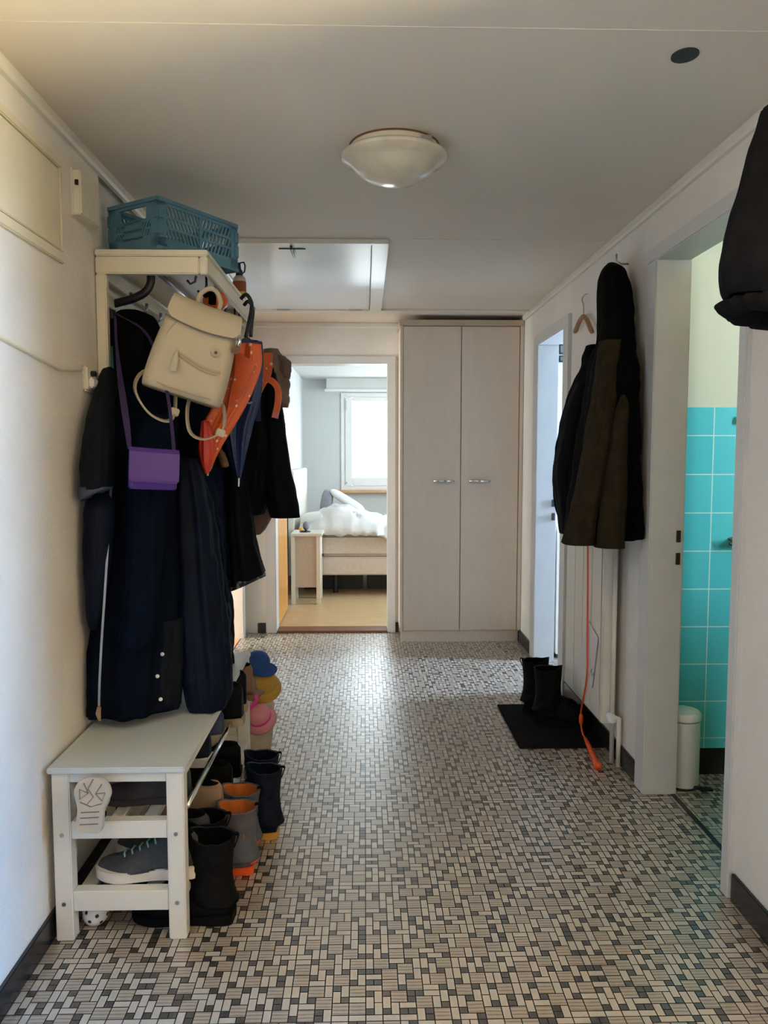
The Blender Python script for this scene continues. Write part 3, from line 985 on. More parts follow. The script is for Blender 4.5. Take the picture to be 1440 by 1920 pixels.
obj('nozzle_cap', cp, 'cap_blue', t, smooth=True)

# ------------------------------------------------------------------ black plastic hanger
t = thing('plastic_hanger', 'thick black plastic coat hanger hooked under the near end of the rack', 'hanger', (-0.7689, 2.62, 1.7623))
hp = [(-0.7074, 2.62, 1.9087), (-0.7098, 2.62, 1.881), (-0.728, 2.62, 1.8531), (-0.7701, 2.63, 1.834), (-0.8122, 2.64, 1.8253), (-0.8579, 2.66, 1.8183)]
obj('arm', MB().tube(spline(hp, 20), 0.014, 12, flat=0.7), 'black_plastic', t, smooth=True)
obj('shoulder', MB().tube(spline([(-0.8576, 2.66, 1.8289), (-0.8567, 2.66, 1.7953), (-0.8521, 2.66, 1.7688), (-0.8419, 2.66, 1.7476)], 10), 0.018, 12), 'black_plastic', t, smooth=True)
obj('hook', MB().tube([hp[0], (hp[0][0], 2.62, 1.945), (hp[0][0], 2.63, SZ - 0.022)], 0.004, 8), 'steel', t)

# ------------------------------------------------------------------ coats on the rack
XM = WL - 0.02


def buttons(parent, pts, r, matname):
    for p in pts:
        obj('button', MB().lathe([(0.001, 0), (r, 0), (r, 0.003), (r * 0.6, 0.005), (0.001, 0.0045)], (0, 0, 0), 16).move(Matrix.Translation(p) @ Matrix.Rotation(pi / 2, 4, 'X')), matname, parent, smooth='auto')


# padded jacket whose sleeve hangs along the wall
t = thing('padded_jacket', 'midnight blue padded jacket with grey-blue bound cuff hanging nearest the wall', 'jacket', (-0.8398, 2.45, 1.2361))
st = [(1.7688, -0.844, 2.66, 0.0187, 0.03, 0.1), (1.6596, -0.8307, 2.64, 0.0356, 0.06, 0.1), (1.5159, -0.8369, 2.62, 0.0443, 0.09, 0.1), (1.32, -0.8439, 2.62, 0.0463, 0.09, 0.12), (1.1218, -0.8491, 2.62, 0.0466, 0.09, 0.12)]
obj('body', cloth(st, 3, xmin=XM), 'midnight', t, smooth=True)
ss = [(1.5977, -0.831, 2.56, 0.0173, 0.035, 0.06), (1.5238, -0.8119, 2.46, 0.0299, 0.05, 0.06), (1.4165, -0.7976, 2.36, 0.04, 0.055, 0.07), (1.3043, -0.7905, 2.3, 0.0461, 0.055, 0.07), (1.2341, -0.7879, 2.28, 0.0466, 0.05, 0.05), (1.2074, -0.7902, 2.28, 0.0435, 0.044, 0.03)]
obj('sleeve', cloth(ss, 4, m=40, wr=0.005, xmin=WL + 0.004, tilt=0.012), 'midnight', t, smooth=True)
cu = [(1.2231, -0.7906, 2.28, 0.0458, 0.047, 0.0), (1.2074, -0.791, 2.28, 0.0474, 0.047, 0.0), (1.1996, -0.7905, 2.28, 0.0435, 0.043, 0.0)]
obj('cuff_binding', cloth(cu, 4, m=8, wr=0.002, xmin=WL + 0.003, tilt=0.02), 'cuff_blue', t, smooth=True, label='grey-blue cuff binding')

# long coat with the zip
t = thing('long_zip_coat', 'long navy coat with a full-length metal zip hanging over the bench', 'coat', (-0.7817, 2.5, 0.4961))
ca = [(1.6981, -0.7716, 2.66, 0.0609, 0.05, 0.12), (1.6067, -0.7518, 2.64, 0.0945, 0.09, 0.12), (1.4794, -0.738, 2.6, 0.1093, 0.11, 0.14), (1.3026, -0.7259, 2.54, 0.1169, 0.13, 0.15), (1.0961, -0.7254, 2.5, 0.1217, 0.14, 0.15), (0.8936, -0.7289, 2.46, 0.1324, 0.145, 0.16), (0.6902, -0.7398, 2.44, 0.144, 0.15, 0.17), (0.5156, -0.7513, 2.43, 0.1441, 0.15, 0.17)]
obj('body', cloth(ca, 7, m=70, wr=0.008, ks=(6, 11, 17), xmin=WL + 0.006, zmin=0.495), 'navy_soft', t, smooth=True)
sl = [(1.4375, -0.6432, 2.46, 0.056, 0.05, 0.08), (1.3037, -0.6519, 2.38, 0.0649, 0.055, 0.09), (1.1436, -0.6578, 2.33, 0.0559, 0.055, 0.1), (0.9843, -0.6607, 2.31, 0.0525, 0.055, 0.09), (0.8565, -0.6657, 2.3, 0.0525, 0.053, 0.08), (0.7671, -0.6837, 2.3, 0.0494, 0.045, 0.06), (0.7328, -0.6894, 2.3, 0.0255, 0.03, 0.04)]
obj('sleeve', cloth(sl, 9, m=46, wr=0.008, hollow=False), 'navy', t, smooth=True)
s2 = [(1.2378, -0.8063, 2.4, 0.0311, 0.04, 0.08), (1.1592, -0.7955, 2.34, 0.0439, 0.05, 0.08), (1.0481, -0.7974, 2.32, 0.0429, 0.05, 0.1), (0.9364, -0.8035, 2.31, 0.0365, 0.045, 0.1), (0.8471, -0.81, 2.31, 0.0279, 0.035, 0.06), (0.7933, -0.8155, 2.31, 0.016, 0.02, 0.05)]
obj('sleeve', cloth(s2, 12, m=40, wr=0.006, hollow=False, xmin=WL + 0.004), 'navy_sheen', t, smooth=True)
cb = [(0.8894, -0.808, 2.31, 0.0286, 0.038, 0.0), (0.8764, -0.8084, 2.31, 0.0287, 0.038, 0.0)]
obj('cuff_band', cloth(cb, 2, m=4, wr=0.0, xmin=WL + 0.003), 'cuff_blue', t, smooth=True)
zp = [(-0.782, 2.44, 1.4694), (-0.7666, 2.37, 1.32), (-0.7658, 2.325, 1.1602), (-0.7657, 2.295, 1.0349), (-0.772, 2.28, 0.9092), (-0.7802, 2.265, 0.7681), (-0.7877, 2.258, 0.6413), (-0.7913, 2.258, 0.5684)]
obj('zipper', MB().ribbon(spline(zp, 30), 0.007, 0.004), 'steel', t, label='silvery metal zip')
ti = [(-0.7902, 2.255, 0.5694), (-0.7922, 2.25, 0.5501), (-0.7864, 2.245, 0.5291)]
obj('zip_pull', MB().tube(ti, [0.006, 0.008, 0.004], 8), 'tan_suede', t, smooth=True)
cap = [(1.7885, -0.77, 2.62, 0.037, 0.05, 0.05), (1.7624, -0.76, 2.62, 0.0652, 0.075, 0.08), (1.6573, -0.7537, 2.62, 0.0777, 0.09, 0.1), (1.5161, -0.7465, 2.62, 0.0781, 0.1, 0.12), (1.3737, -0.7374, 2.62, 0.0802, 0.1, 0.12), (1.3021, -0.7301, 2.62, 0.0679, 0.07, 0.1)]
obj('hood', cloth(cap, 14, m=36, wr=0.008, hollow=False), 'black_cloth', t, smooth=True, label='soft black hood')

# second long coat, glossier, with the snap buttons
t = thing('long_padded_coat', 'long shiny navy padded coat with white snap buttons above the bench', 'coat', (-0.58, 2.7, 0.428))
cbd = [(1.7559, -0.6811, 2.8, 0.0472, 0.06, 0.1), (1.6244, -0.6668, 2.8, 0.072, 0.12, 0.12), (1.4538, -0.6473, 2.8, 0.0877, 0.15, 0.13), (1.2623, -0.6281, 2.8, 0.0882, 0.17, 0.14), (1.0688, -0.6106, 2.8, 0.0906, 0.18, 0.15), (0.8534, -0.598, 2.8, 0.096, 0.19, 0.16), (0.6753, -0.5905, 2.8, 0.0994, 0.19, 0.16), (0.5456, -0.5821, 2.8, 0.0948, 0.18, 0.16)]
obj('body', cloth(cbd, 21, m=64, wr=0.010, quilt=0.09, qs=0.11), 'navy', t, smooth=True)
cf = [(1.3023, -0.5905, 2.58, 0.037, 0.05, 0.1), (1.145, -0.5651, 2.54, 0.0628, 0.07, 0.14), (0.9708, -0.5518, 2.52, 0.0749, 0.08, 0.16), (0.7976, -0.5385, 2.5, 0.0834, 0.085, 0.18), (0.643, -0.5223, 2.48, 0.084, 0.085, 0.18), (0.5394, -0.5152, 2.47, 0.0753, 0.075, 0.14), (0.4788, -0.5177, 2.46, 0.0492, 0.05, 0.08)]
obj('front_panel', cloth(cf, 23, m=60, wr=0.010, wscale=12, hollow=False, zmin=0.492), 'navy_sheen', t, smooth=True)
ch = [(0.7977, -0.6241, 2.42, 0.0503, 0.05, 0.1), (0.6948, -0.6456, 2.42, 0.0698, 0.06, 0.12), (0.5912, -0.6622, 2.42, 0.0844, 0.07, 0.12), (0.5131, -0.6741, 2.42, 0.0863, 0.07, 0.1)]
obj('hem', cloth(ch, 25, m=30, wr=0.006, zmin=0.494), 'midnight', t, smooth=True)
bp = []
for (px, pz) in [(-0.6274, 0.7002), (-0.642, 0.6329), (-0.6585, 0.5568), (-0.6337, 0.56)]:
    bp.append((px, front(ch, px, pz) - 0.004, pz))
buttons(t, bp, 0.006, 'white_plastic')
ln = [(-0.7695, 2.33, 0.5424), (-0.7421, 2.31, 0.5422), (-0.7229, 2.31, 0.5371), (-0.7064, 2.32, 0.5419)]
obj('torn_lining', MB().ribbon(ln, [0.006, 0.012, 0.010, 0.004], 0.003, (0, 1, 0.3)), 'pale_lace', t, label='frayed white lining')

# third long coat further back
t = thing('long_dark_coat', 'long matt navy coat hanging furthest back over the bench', 'coat', (-0.5575, 3.0, 0.5005))
cc = [(1.7472, -0.6495, 3.0, 0.0304, 0.05, 0.1), (1.5856, -0.6423, 3.0, 0.0611, 0.1, 0.1), (1.3816, -0.6287, 3.0, 0.0686, 0.12, 0.14), (1.1755, -0.6107, 3.0, 0.0597, 0.12, 0.16), (0.9671, -0.5926, 3.0, 0.0507, 0.12, 0.16), (0.7564, -0.5785, 3.0, 0.0479, 0.12, 0.2), (0.5862, -0.5708, 3.0, 0.0439, 0.11, 0.22), (0.4791, -0.5641, 3.0, 0.0441, 0.1, 0.2)]
obj('body', cloth(cc, 31, m=60, wr=0.010, wscale=14), 'navy_soft', t, smooth=True)
st = [(1.4178, -0.5821, 2.86, 0.0293, 0.05, 0.1), (1.2217, -0.5669, 2.86, 0.0363, 0.06, 0.14), (1.0234, -0.5594, 2.86, 0.0355, 0.06, 0.14), (0.823, -0.5548, 2.86, 0.0357, 0.06, 0.16), (0.6611, -0.5455, 2.86, 0.0359, 0.05, 0.12)]
obj('sleeve', cloth(st, 33, m=40, wr=0.008, hollow=False), 'navy', t, smooth=True)

# short dark jacket with patterned hem
t = thing('patterned_hem_jacket', 'short black jacket with a patterned flared hem near the far end of the rack', 'jacket', (-0.4956, 3.1, 0.8027))
cd = [(1.6417, -0.5668, 3.15, 0.0428, 0.06, 0.1), (1.4708, -0.5501, 3.15, 0.0623, 0.1, 0.12), (1.255, -0.5318, 3.15, 0.0627, 0.12, 0.14), (1.0808, -0.5213, 3.15, 0.063, 0.12, 0.16), (0.9711, -0.5142, 3.15, 0.0675, 0.12, 0.16), (0.8719, -0.5036, 3.15, 0.0775, 0.13, 0.14), (0.8032, -0.4947, 3.15, 0.0853, 0.135, 0.1)]
obj('body', cloth(cd, 41, m=52, wr=0.008, tilt=0.03), 'black_nylon', t, smooth=True)
he = [(0.8165, -0.4956, 3.15, 0.0842, 0.137, 0.1), (0.7899, -0.4938, 3.15, 0.0864, 0.14, 0.08)]
obj('hem', cloth(he, 41, m=8, wr=0.004, tilt=0.035), 'lace', t, smooth=True, label='speckled patterned hem')

# black jacket with one sleeve out towards the bedroom
t = thing('black_jacket', 'short navy-black jacket with one sleeve held out at the end of the rack', 'jacket', (-0.4209, 3.3, 1.0691))
ce = [(1.6797, -0.4251, 3.3, 0.0382, 0.05, 0.08), (1.5791, -0.4353, 3.3, 0.0653, 0.09, 0.1), (1.4105, -0.4497, 3.3, 0.0848, 0.11, 0.12), (1.2291, -0.4678, 3.3, 0.0828, 0.11, 0.12), (1.1036, -0.4842, 3.3, 0.0728, 0.105, 0.1), (1.0601, -0.4848, 3.3, 0.0547, 0.09, 0.08)]
obj('body', cloth(ce, 51, m=44, wr=0.008), 'black_nylon', t, smooth=True)
sl = [(1.6534, -0.4002, 3.26, 0.0267, 0.05, 0.06), (1.5429, -0.387, 3.26, 0.0368, 0.06, 0.08), (1.3871, -0.3753, 3.26, 0.0481, 0.065, 0.09), (1.2302, -0.3624, 3.26, 0.0606, 0.065, 0.09), (1.1174, -0.3466, 3.26, 0.0687, 0.065, 0.08), (1.0493, -0.336, 3.26, 0.0665, 0.06, 0.05)]
obj('sleeve', cloth(sl, 53, m=40, wr=0.008), 'black_nylon', t, smooth=True)
s2 = [(1.5588, -0.4977, 3.18, 0.0325, 0.05, 0.06), (1.3854, -0.5001, 3.18, 0.0414, 0.06, 0.09), (1.2106, -0.5069, 3.18, 0.0415, 0.06, 0.09), (1.0895, -0.5064, 3.18, 0.0351, 0.055, 0.05)]
obj('sleeve', cloth(s2, 55, m=40, wr=0.008), 'black_nylon', t, smooth=True)

# mauve brown garment peeping out
t = thing('mauve_jacket', 'mauve-brown jacket peeping out beneath the short black jacket', 'jacket', (-0.4604, 3.42, 1.0125))
cm = [(1.5311, -0.4578, 3.43, 0.0258, 0.04, 0.08), (1.3435, -0.4625, 3.43, 0.0424, 0.05, 0.1), (1.1545, -0.4671, 3.43, 0.0496, 0.05, 0.12), (1.0545, -0.4624, 3.43, 0.0557, 0.05, 0.12), (0.9877, -0.4739, 3.43, 0.0356, 0.04, 0.1), (0.959, -0.485, 3.43, 0.0178, 0.03, 0.1)]
obj('body', cloth(cm, 61, m=36, wr=0.008), 'mauve', t, smooth=True)

# taupe hat
t = thing('taupe_hat', 'crumpled taupe cloth hat hung at the far end of the rack', 'hat', (-0.3874, 3.45, 1.5324))
ch_ = [(1.7736, -0.4117, 3.42, 0.0302, 0.04, 0.1), (1.7345, -0.4028, 3.42, 0.0489, 0.07, 0.16), (1.6698, -0.3942, 3.42, 0.0583, 0.08, 0.18), (1.6003, -0.3821, 3.42, 0.0479, 0.07, 0.16), (1.5492, -0.3651, 3.42, 0.0304, 0.05, 0.1), (1.5213, -0.3584, 3.42, 0.0164, 0.03, 0.05)]
obj('crown', cloth(ch_, 71, n=64, m=36, wr=0.014, wscale=22, hollow=False), 'taupe', t, smooth=True)
cv = [(1.7413, -0.3749, 3.4, 0.0231, 0.03, 0.1), (1.7138, -0.3567, 3.4, 0.0324, 0.045, 0.2), (1.6725, -0.3478, 3.4, 0.0278, 0.045, 0.2), (1.6449, -0.34, 3.4, 0.0174, 0.03, 0.1)]
obj('brim', cloth(cv, 73, n=48, m=20, wr=0.010, wscale=26, hollow=False), 'mauve', t, smooth=True, label='reddish-brown folded brim')

# teal scarf with lime edge
t = thing('teal_scarf', 'narrow teal scarf with a lime edge showing beside the rack post', 'scarf', (-0.8124, 2.5, 1.4985))
obj('cloth', MB().ribbon(spline([(-0.8292, 2.56, 1.6664), (-0.8211, 2.54, 1.5955), (-0.8126, 2.52, 1.5425), (-0.8091, 2.5, 1.4934)], 14), 0.018, 0.006), 'teal_cloth', t)
obj('edge', MB().ribbon(spline([(-0.8345, 2.55, 1.665), (-0.8298, 2.53, 1.5944), (-0.823, 2.51, 1.5415), (-0.8113, 2.49, 1.4792)], 14), 0.005, 0.008), 'lime', t, label='lime edge')

# ------------------------------------------------------------------ umbrellas
def umbrella(name, label, st, seed, cloth_mat, tip, grip, prints=None, mats=None):
    t = thing(name, label, 'umbrella', tip)
    cn = obj('canopy', cloth(st, seed, n=96, m=40, wr=0.002, ks=(6, 6, 12), hollow=False), cloth_mat, t, smooth=True)
    obj('tip', MB().tube([st[-1][1:3] + (st[-1][0] + 0.01,), tip], [0.006, 0.004], 8), 'steel', t)
    obj('handle', MB().tube(spline(grip, 14), 0.007, 8), 'black_plastic', t, smooth=True)
    return t, cn


so = [(1.6859, -0.3911, 2.64, 0.0358, 0.03, 0.5), (1.6076, -0.4003, 2.64, 0.0458, 0.035, 0.35), (1.5182, -0.4383, 2.64, 0.0522, 0.04, 0.35), (1.4283, -0.4883, 2.64, 0.0541, 0.045, 0.4), (1.3562, -0.5193, 2.64, 0.0406, 0.04, 0.4), (1.2983, -0.532, 2.64, 0.0235, 0.03, 0.3), (1.2583, -0.5363, 2.64, 0.009, 0.012, 0.2)]
tu, cn = umbrella('folded_umbrella', 'folded orange umbrella with pale raindrop print behind the cream backpack', so, 81, 'orange_print',
                  (-0.5366, 2.64, 1.2438), [(-0.3998, 2.64, 1.7107), (-0.3894, 2.66, 1.7708), (-0.3873, 2.7, 1.8317), (-0.4111, 2.74, 1.872), (-0.4329, 2.76, 1.8613)])
obj('flap', MB().prism([(-0.423, 2.56, 1.6575), (-0.354, 2.56, 1.6128), (-0.3609, 2.57, 1.5931), (-0.4126, 2.58, 1.5102), (-0.4632, 2.6, 1.4303), (-0.4441, 2.58, 1.5224), (-0.4275, 2.57, 1.5825)], (0, 0.006, 0)), 'orange_print', cn, 0.001)
rp = [(1.4266, -0.5324, 2.6, 0.0124, 0.02, 0.2), (1.3556, -0.5292, 2.6, 0.0258, 0.025, 0.3), (1.2986, -0.5311, 2.6, 0.0196, 0.022, 0.2), (1.2521, -0.5301, 2.6, 0.0071, 0.008, 0.1)]
obj('fold', cloth(rp, 83, n=40, m=20, wr=0.002, hollow=False), 'red_cloth', cn, smooth=True, label='red lower fold')
sb = [(1.7337, -0.4216, 2.9, 0.0354, 0.03, 0.5), (1.6849, -0.4213, 2.9, 0.0404, 0.035, 0.3), (1.6164, -0.4212, 2.9, 0.0375, 0.035, 0.35), (1.5181, -0.4462, 2.9, 0.0495, 0.04, 0.35), (1.4193, -0.4753, 2.9, 0.0496, 0.04, 0.4), (1.32, -0.4768, 2.9, 0.0298, 0.03, 0.4), (1.2282, -0.4731, 2.9, 0.009, 0.008, 0.2)]
tv, cn2 = umbrella('folded_umbrella', 'folded dark blue umbrella hanging between the orange umbrella and the black jacket', sb, 91, 'blue_umbrella',
                   (-0.4746, 2.9, 1.1962), [(-0.4214, 2.9, 1.7492), (-0.4168, 2.9, 1.8018), (-0.4151, 2.92, 1.8539), (-0.4335, 2.94, 1.8869), (-0.4526, 2.96, 1.8769)])
obj('flap', MB().prism([(-0.4572, 2.84, 1.7249), (-0.4261, 2.84, 1.7441), (-0.3727, 2.84, 1.7023), (-0.3751, 2.84, 1.6641), (-0.3835, 2.84, 1.6103), (-0.4064, 2.84, 1.6295), (-0.437, 2.84, 1.6562), (-0.4617, 2.84, 1.6791)], (0, 0.006, 0)), 'blue_umbrella', cn2, 0.001)
for q in [[(-0.4188, 2.84, 1.5757), (-0.4069, 2.84, 1.5949), (-0.3974, 2.84, 1.5796), (-0.4073, 2.84, 1.5603), (-0.4152, 2.84, 1.5487)], [(-0.4308, 2.84, 1.5429), (-0.435, 2.84, 1.5178), (-0.4236, 2.84, 1.5024), (-0.4119, 2.84, 1.5063)]]:
    obj('print', MB().tube(spline(q, 12), 0.0035, 6), 'pale_print', cn2)

# orange reflective straps
t = thing('orange_harness', 'bright orange strap harness draped over the short black jacket', 'harness', (-0.3593, 3.1, 1.458))
obj('front_strap', MB().ribbon(spline([(-0.3944, 3.1, 1.7165), (-0.3929, 3.1, 1.6705), (-0.402, 3.1, 1.616), (-0.4175, 3.1, 1.5529)], 14), [0.055] * 8 + [0.05, 0.04, 0.03, 0.02, 0.012, 0.006], 0.006), 'orange_print', t)
obj('loose_strap', MB().ribbon(spline([(-0.3918, 3.12, 1.6179), (-0.3664, 3.12, 1.6053), (-0.3476, 3.12, 1.5757), (-0.3481, 3.12, 1.5227), (-0.3616, 3.12, 1.461)], 18), 0.026, 0.005), 'orange_cloth', t)
obj('reflector', MB().ribbon([(-0.3562, 3.112, 1.4819), (-0.3606, 3.112, 1.4628)], 0.022, 0.004), 'pink', t)
obj('blue_band', MB().ribbon(spline([(-0.4224, 3.06, 1.5603), (-0.4189, 3.06, 1.5083), (-0.4197, 3.06, 1.4457)], 10), 0.02, 0.004), 'cap_blue', t, label='dark blue hanging band')

t = thing('orange_beanie', 'small orange and black beanie squeezed under the shelf behind the backpack', 'hat', (-0.5379, 2.8, 1.8407))
obj('crown', MB().ball((-0.5395, 2.85, 1.869), (0.045, 0.06, 0.035)), 'orange_cloth', t, smooth=True)
obj('band', MB().tube(spline([(-0.5652, 2.78, 1.8793), (-0.5462, 2.77, 1.8848), (-0.5353, 2.77, 1.8701), (-0.5376, 2.78, 1.8462)], 12), 0.014, 10), 'black_cloth', t, smooth=True, label='black band')
t = thing('small_umbrella', 'small brown and orange closed pocket umbrella end by the blue umbrella', 'umbrella', (-0.5091, 2.8, 1.2719))
obj('sleeve', MB().tube(spline([(-0.5423, 2.86, 1.3435), (-0.5273, 2.84, 1.3161), (-0.5125, 2.82, 1.2851), (-0.5108, 2.82, 1.2696)], 10), [0.012] * 3 + [0.016] * 6 + [0.01], 10), 'brown_leather', t, smooth=True)
obj('tag', MB().ribbon([(-0.5446, 2.8, 1.3277), (-0.5509, 2.8, 1.295)], 0.012, 0.003), 'label_yellow', t, label='yellow tag')

# ------------------------------------------------------------------ cream backpack
t = thing('backpack', 'cream leather backpack hanging from the front of the rack', 'backpack', (0, 0, 0))


def rrect(w, d, z, r=0.03, n=8, dx=0.0, dy=0.0):
    out = []
    for cx, cy, a0 in ((w / 2 - r, d / 2 - r, 0), (-w / 2 + r, d / 2 - r, pi / 2), (-w / 2 + r, -d / 2 + r, pi), (w / 2 - r, -d / 2 + r, 1.5 * pi)):
        for k in range(n):
            a = a0 + k / (n - 1) * pi / 2
            out.append((cx + r * cos(a) + dx, cy + r * sin(a) + dy, z))
    return out


rows = [(0.215, 0.08, -0.140, 0.03), (0.242, 0.11, -0.135, 0.035), (0.25, 0.125, -0.10, 0.04), (0.245, 0.125, -0.02, 0.04), (0.228, 0.115, 0.06, 0.035), (0.205, 0.095, 0.115, 0.03), (0.19, 0.08, 0.140, 0.028), (0.17, 0.06, 0.146, 0.02)]
obj('body', MB().rings([rrect(w, dd, z, r) for w, dd, z, r in spline(rows, 26)]), 'cream_leather', t, smooth=True)
fl_ = MB()
prof = [(0.035, 0.150), (0.0, 0.158), (-0.035, 0.152), (-0.052, 0.135), (-0.060, 0.105), (-0.064, 0.078)]
ringsf = []
for i, (yy, zz) in enumerate(spline(prof, 16)):
    u = i / 15
    hw = 0.098 + 0.018 * u - 0.02 * max(0, u - 0.85) / 0.15
    drop = [(-hw, 0), (-hw * 0.6, -0.006 * u), (0, -0.012 * u), (hw * 0.6, -0.006 * u), (hw, 0)]
    top_ = [(xx, yy - 0.003, zz + dz) for xx, dz in drop]
    bot_ = [(xx, yy + 0.003, zz + dz - 0.003) for xx, dz in drop[::-1]]
    ringsf.append(top_ + bot_)
fl_.rings(ringsf)
obj('flap', fl_, 'cream_leather', t, smooth='auto')
obj('flap_edge', MB().tube(spline([(-0.113, -0.066, 0.078), (-0.06, -0.068, 0.070), (0, -0.069, 0.066), (0.06, -0.068, 0.070), (0.113, -0.066, 0.078)], 20), 0.0022, 6), 'groove', t)
obj('top_handle', MB().tube(spline([(-0.03, 0.02, 0.155), (-0.032, 0.02, 0.185), (-0.012, 0.02, 0.212), (0.012, 0.02, 0.212), (0.034, 0.02, 0.185), (0.034, 0.02, 0.155)], 24), 0.0075, 10, flat=0.6), 'cream_leather', t, smooth=True)
for s, pts in ((-1, [(-0.07, 0.06, -0.06), (-0.13, 0.05, -0.10), (-0.135, 0.02, -0.16), (-0.08, -0.01, -0.215), (-0.02, -0.02, -0.225), (-0.005, 0.0, -0.19), (-0.02, 0.03, -0.12)]),
               (1, [(0.03, 0.05, -0.10), (0.03, 0.0, -0.17), (0.055, -0.03, -0.235), (0.10, -0.035, -0.245), (0.145, -0.02, -0.21), (0.15, 0.0, -0.17), (0.135, 0.03, -0.12)])):
    so_ = obj('shoulder_strap', MB().ribbon(spline(pts, 34), 0.024, 0.006, (0.25 * s, 1, 0.2)), 'cream_edge', t, 0.0015)
    e = pts[4] if s > 0 else pts[5]
    obj('buckle', MB().box((e[0] - 0.014, e[1] - 0.016, e[2] - 0.012), (e[0] + 0.014, e[1] + 0.016, e[2] + 0.012)), 'cream_leather', so_, 0.003)
zpts = [(-0.055, -0.066, -0.015), (-0.02, -0.068, -0.027), (0.03, -0.068, -0.04), (0.07, -0.066, -0.042), (0.09, -0.062, -0.036)]
zo = obj('pocket_zip', MB().ribbon(spline(zpts, 20), 0.014, 0.004, (0, 0, 1)), 'cream_edge', t, 0.001)
obj('zip_line', MB().ribbon([(p[0], p[1] - 0.002, p[2]) for p in spline(zpts, 20)], 0.003, 0.003, (0, 0, 1)), 'tan_sole', zo)
obj('zip_pull', MB().ribbon([(-0.052, -0.074, -0.016), (-0.05, -0.082, -0.04), (-0.045, -0.084, -0.078)], [0.007, 0.014, 0.017], 0.004), 'cream_leather', zo)
bd = obj('badge', MB().lathe([(0.001, 0), (0.0135, 0), (0.0135, 0.003), (0.009, 0.004), (0.001, 0.003)], (0, 0, 0), 20).move(Matrix.Translation((0.058, -0.0655, 0.018)) @ Matrix.Rotation(pi / 2, 4, 'X')), 'cream_edge', t, smooth='auto')
obj('badge_stud', MB().ball((0.058, -0.069, 0.018), 0.005, 10, 6), 'brown_leather', bd)
dp = obj('clasp', MB().tube([(0.112, -0.06, 0.085), (0.118, -0.062, 0.075), (0.117, -0.062, 0.06)], 0.006, 8), 'chrome', t, smooth=True)
obj('leather_tag', MB().box((0.10, -0.066, 0.035), (0.126, -0.060, 0.058)), 'brown_leather', dp, 0.002)
sg = MB()
sg.tube(spline([(-0.072, -0.058, 0.075), (-0.09, -0.057, 0.04), (-0.098, -0.055, -0.01), (-0.112, -0.05, -0.05), (-0.118, -0.045, -0.09)], 20), 0.0022, 6)
sg.tube(spline([(-0.115, -0.05, -0.115), (-0.05, -0.064, -0.125), (0.05, -0.064, -0.125), (0.115, -0.05, -0.115)], 20), 0.0018, 6)
obj('seam', sg, 'cream_edge', t)
t.location = (-0.5323, 2.44, 1.6281)
t.rotation_euler = (Matrix.Rotation(R(18), 4, 'Y') @ Matrix.Rotation(R(16), 4, 'Z') @ Matrix.Rotation(R(-4), 4, 'X')).to_euler()

# ------------------------------------------------------------------ purple crossbody bag
t = thing('crossbody_bag', 'small purple flap bag hanging by a long strap in front of the coats', 'bag', (0, 0, 0))
bw, bh = 0.138, 0.115
rows = [(bw * 0.9, 0.034, -bh / 2), (bw * 0.96, 0.042, -bh / 2 + 0.006), (bw * 0.97, 0.042, 0.0), (bw * 0.97, 0.036, bh / 2 - 0.008), (bw * 0.92, 0.028, bh / 2)]
obj('body', MB().rings([rrect(w, dd, z, 0.012) for w, dd, z in rows]), 'purple', t, smooth='auto')
fp = MB()
rg = []
for yy, zz, hw in ((0.016, bh / 2 + 0.002, bw / 2), (-0.012, bh / 2 + 0.004, bw / 2), (-0.023, bh / 2 - 0.008, bw / 2), (-0.026, 0, bw / 2), (-0.026, -0.028, bw / 2), (-0.025, -0.036, bw / 2 - 0.008)):
    rg.append([(-hw, yy - 0.002, zz), (hw, yy - 0.002, zz - 0.004), (hw, yy + 0.002, zz - 0.003), (-hw, yy + 0.002, zz - 0.001)])
fp.rings(rg)
obj('flap', fp, 'purple', t, 0.0015)
t.location = (-0.6058, 2.22, 1.2743)
t.rotation_euler = (0, R(3), R(24))
stp = [(-0.8094, 2.56, 1.7656), (-0.7955, 2.52, 1.6779), (-0.7629, 2.44, 1.5683), (-0.7288, 2.36, 1.4806), (-0.6952, 2.28, 1.3978), (-0.674, 2.23, 1.3322)]
ow = Matrix.LocRotScale(t.location, t.rotation_euler, None).inverted()
stl = [tuple(ow @ Vector(p)) for p in spline(stp, 30)]
obj('strap', MB().ribbon(stl, [0.008] * 8 + [0.01 + 0.011 * sin(pi * k / 21) for k in range(22)], 0.003, (1, 0.3, 0)), 'purple_strap', t)
stp2 = [(-0.5529, 2.25, 1.3292), (-0.57, 2.3, 1.3986), (-0.5957, 2.36, 1.4968), (-0.6368, 2.44, 1.6015), (-0.7064, 2.52, 1.712), (-0.8057, 2.56, 1.7724)]
stl = [tuple(ow @ Vector(p)) for p in spline(stp2, 30)]
obj('strap', MB().ribbon(stl, 0.010, 0.003, (1, 0.3, 0)), 'purple_strap', t)

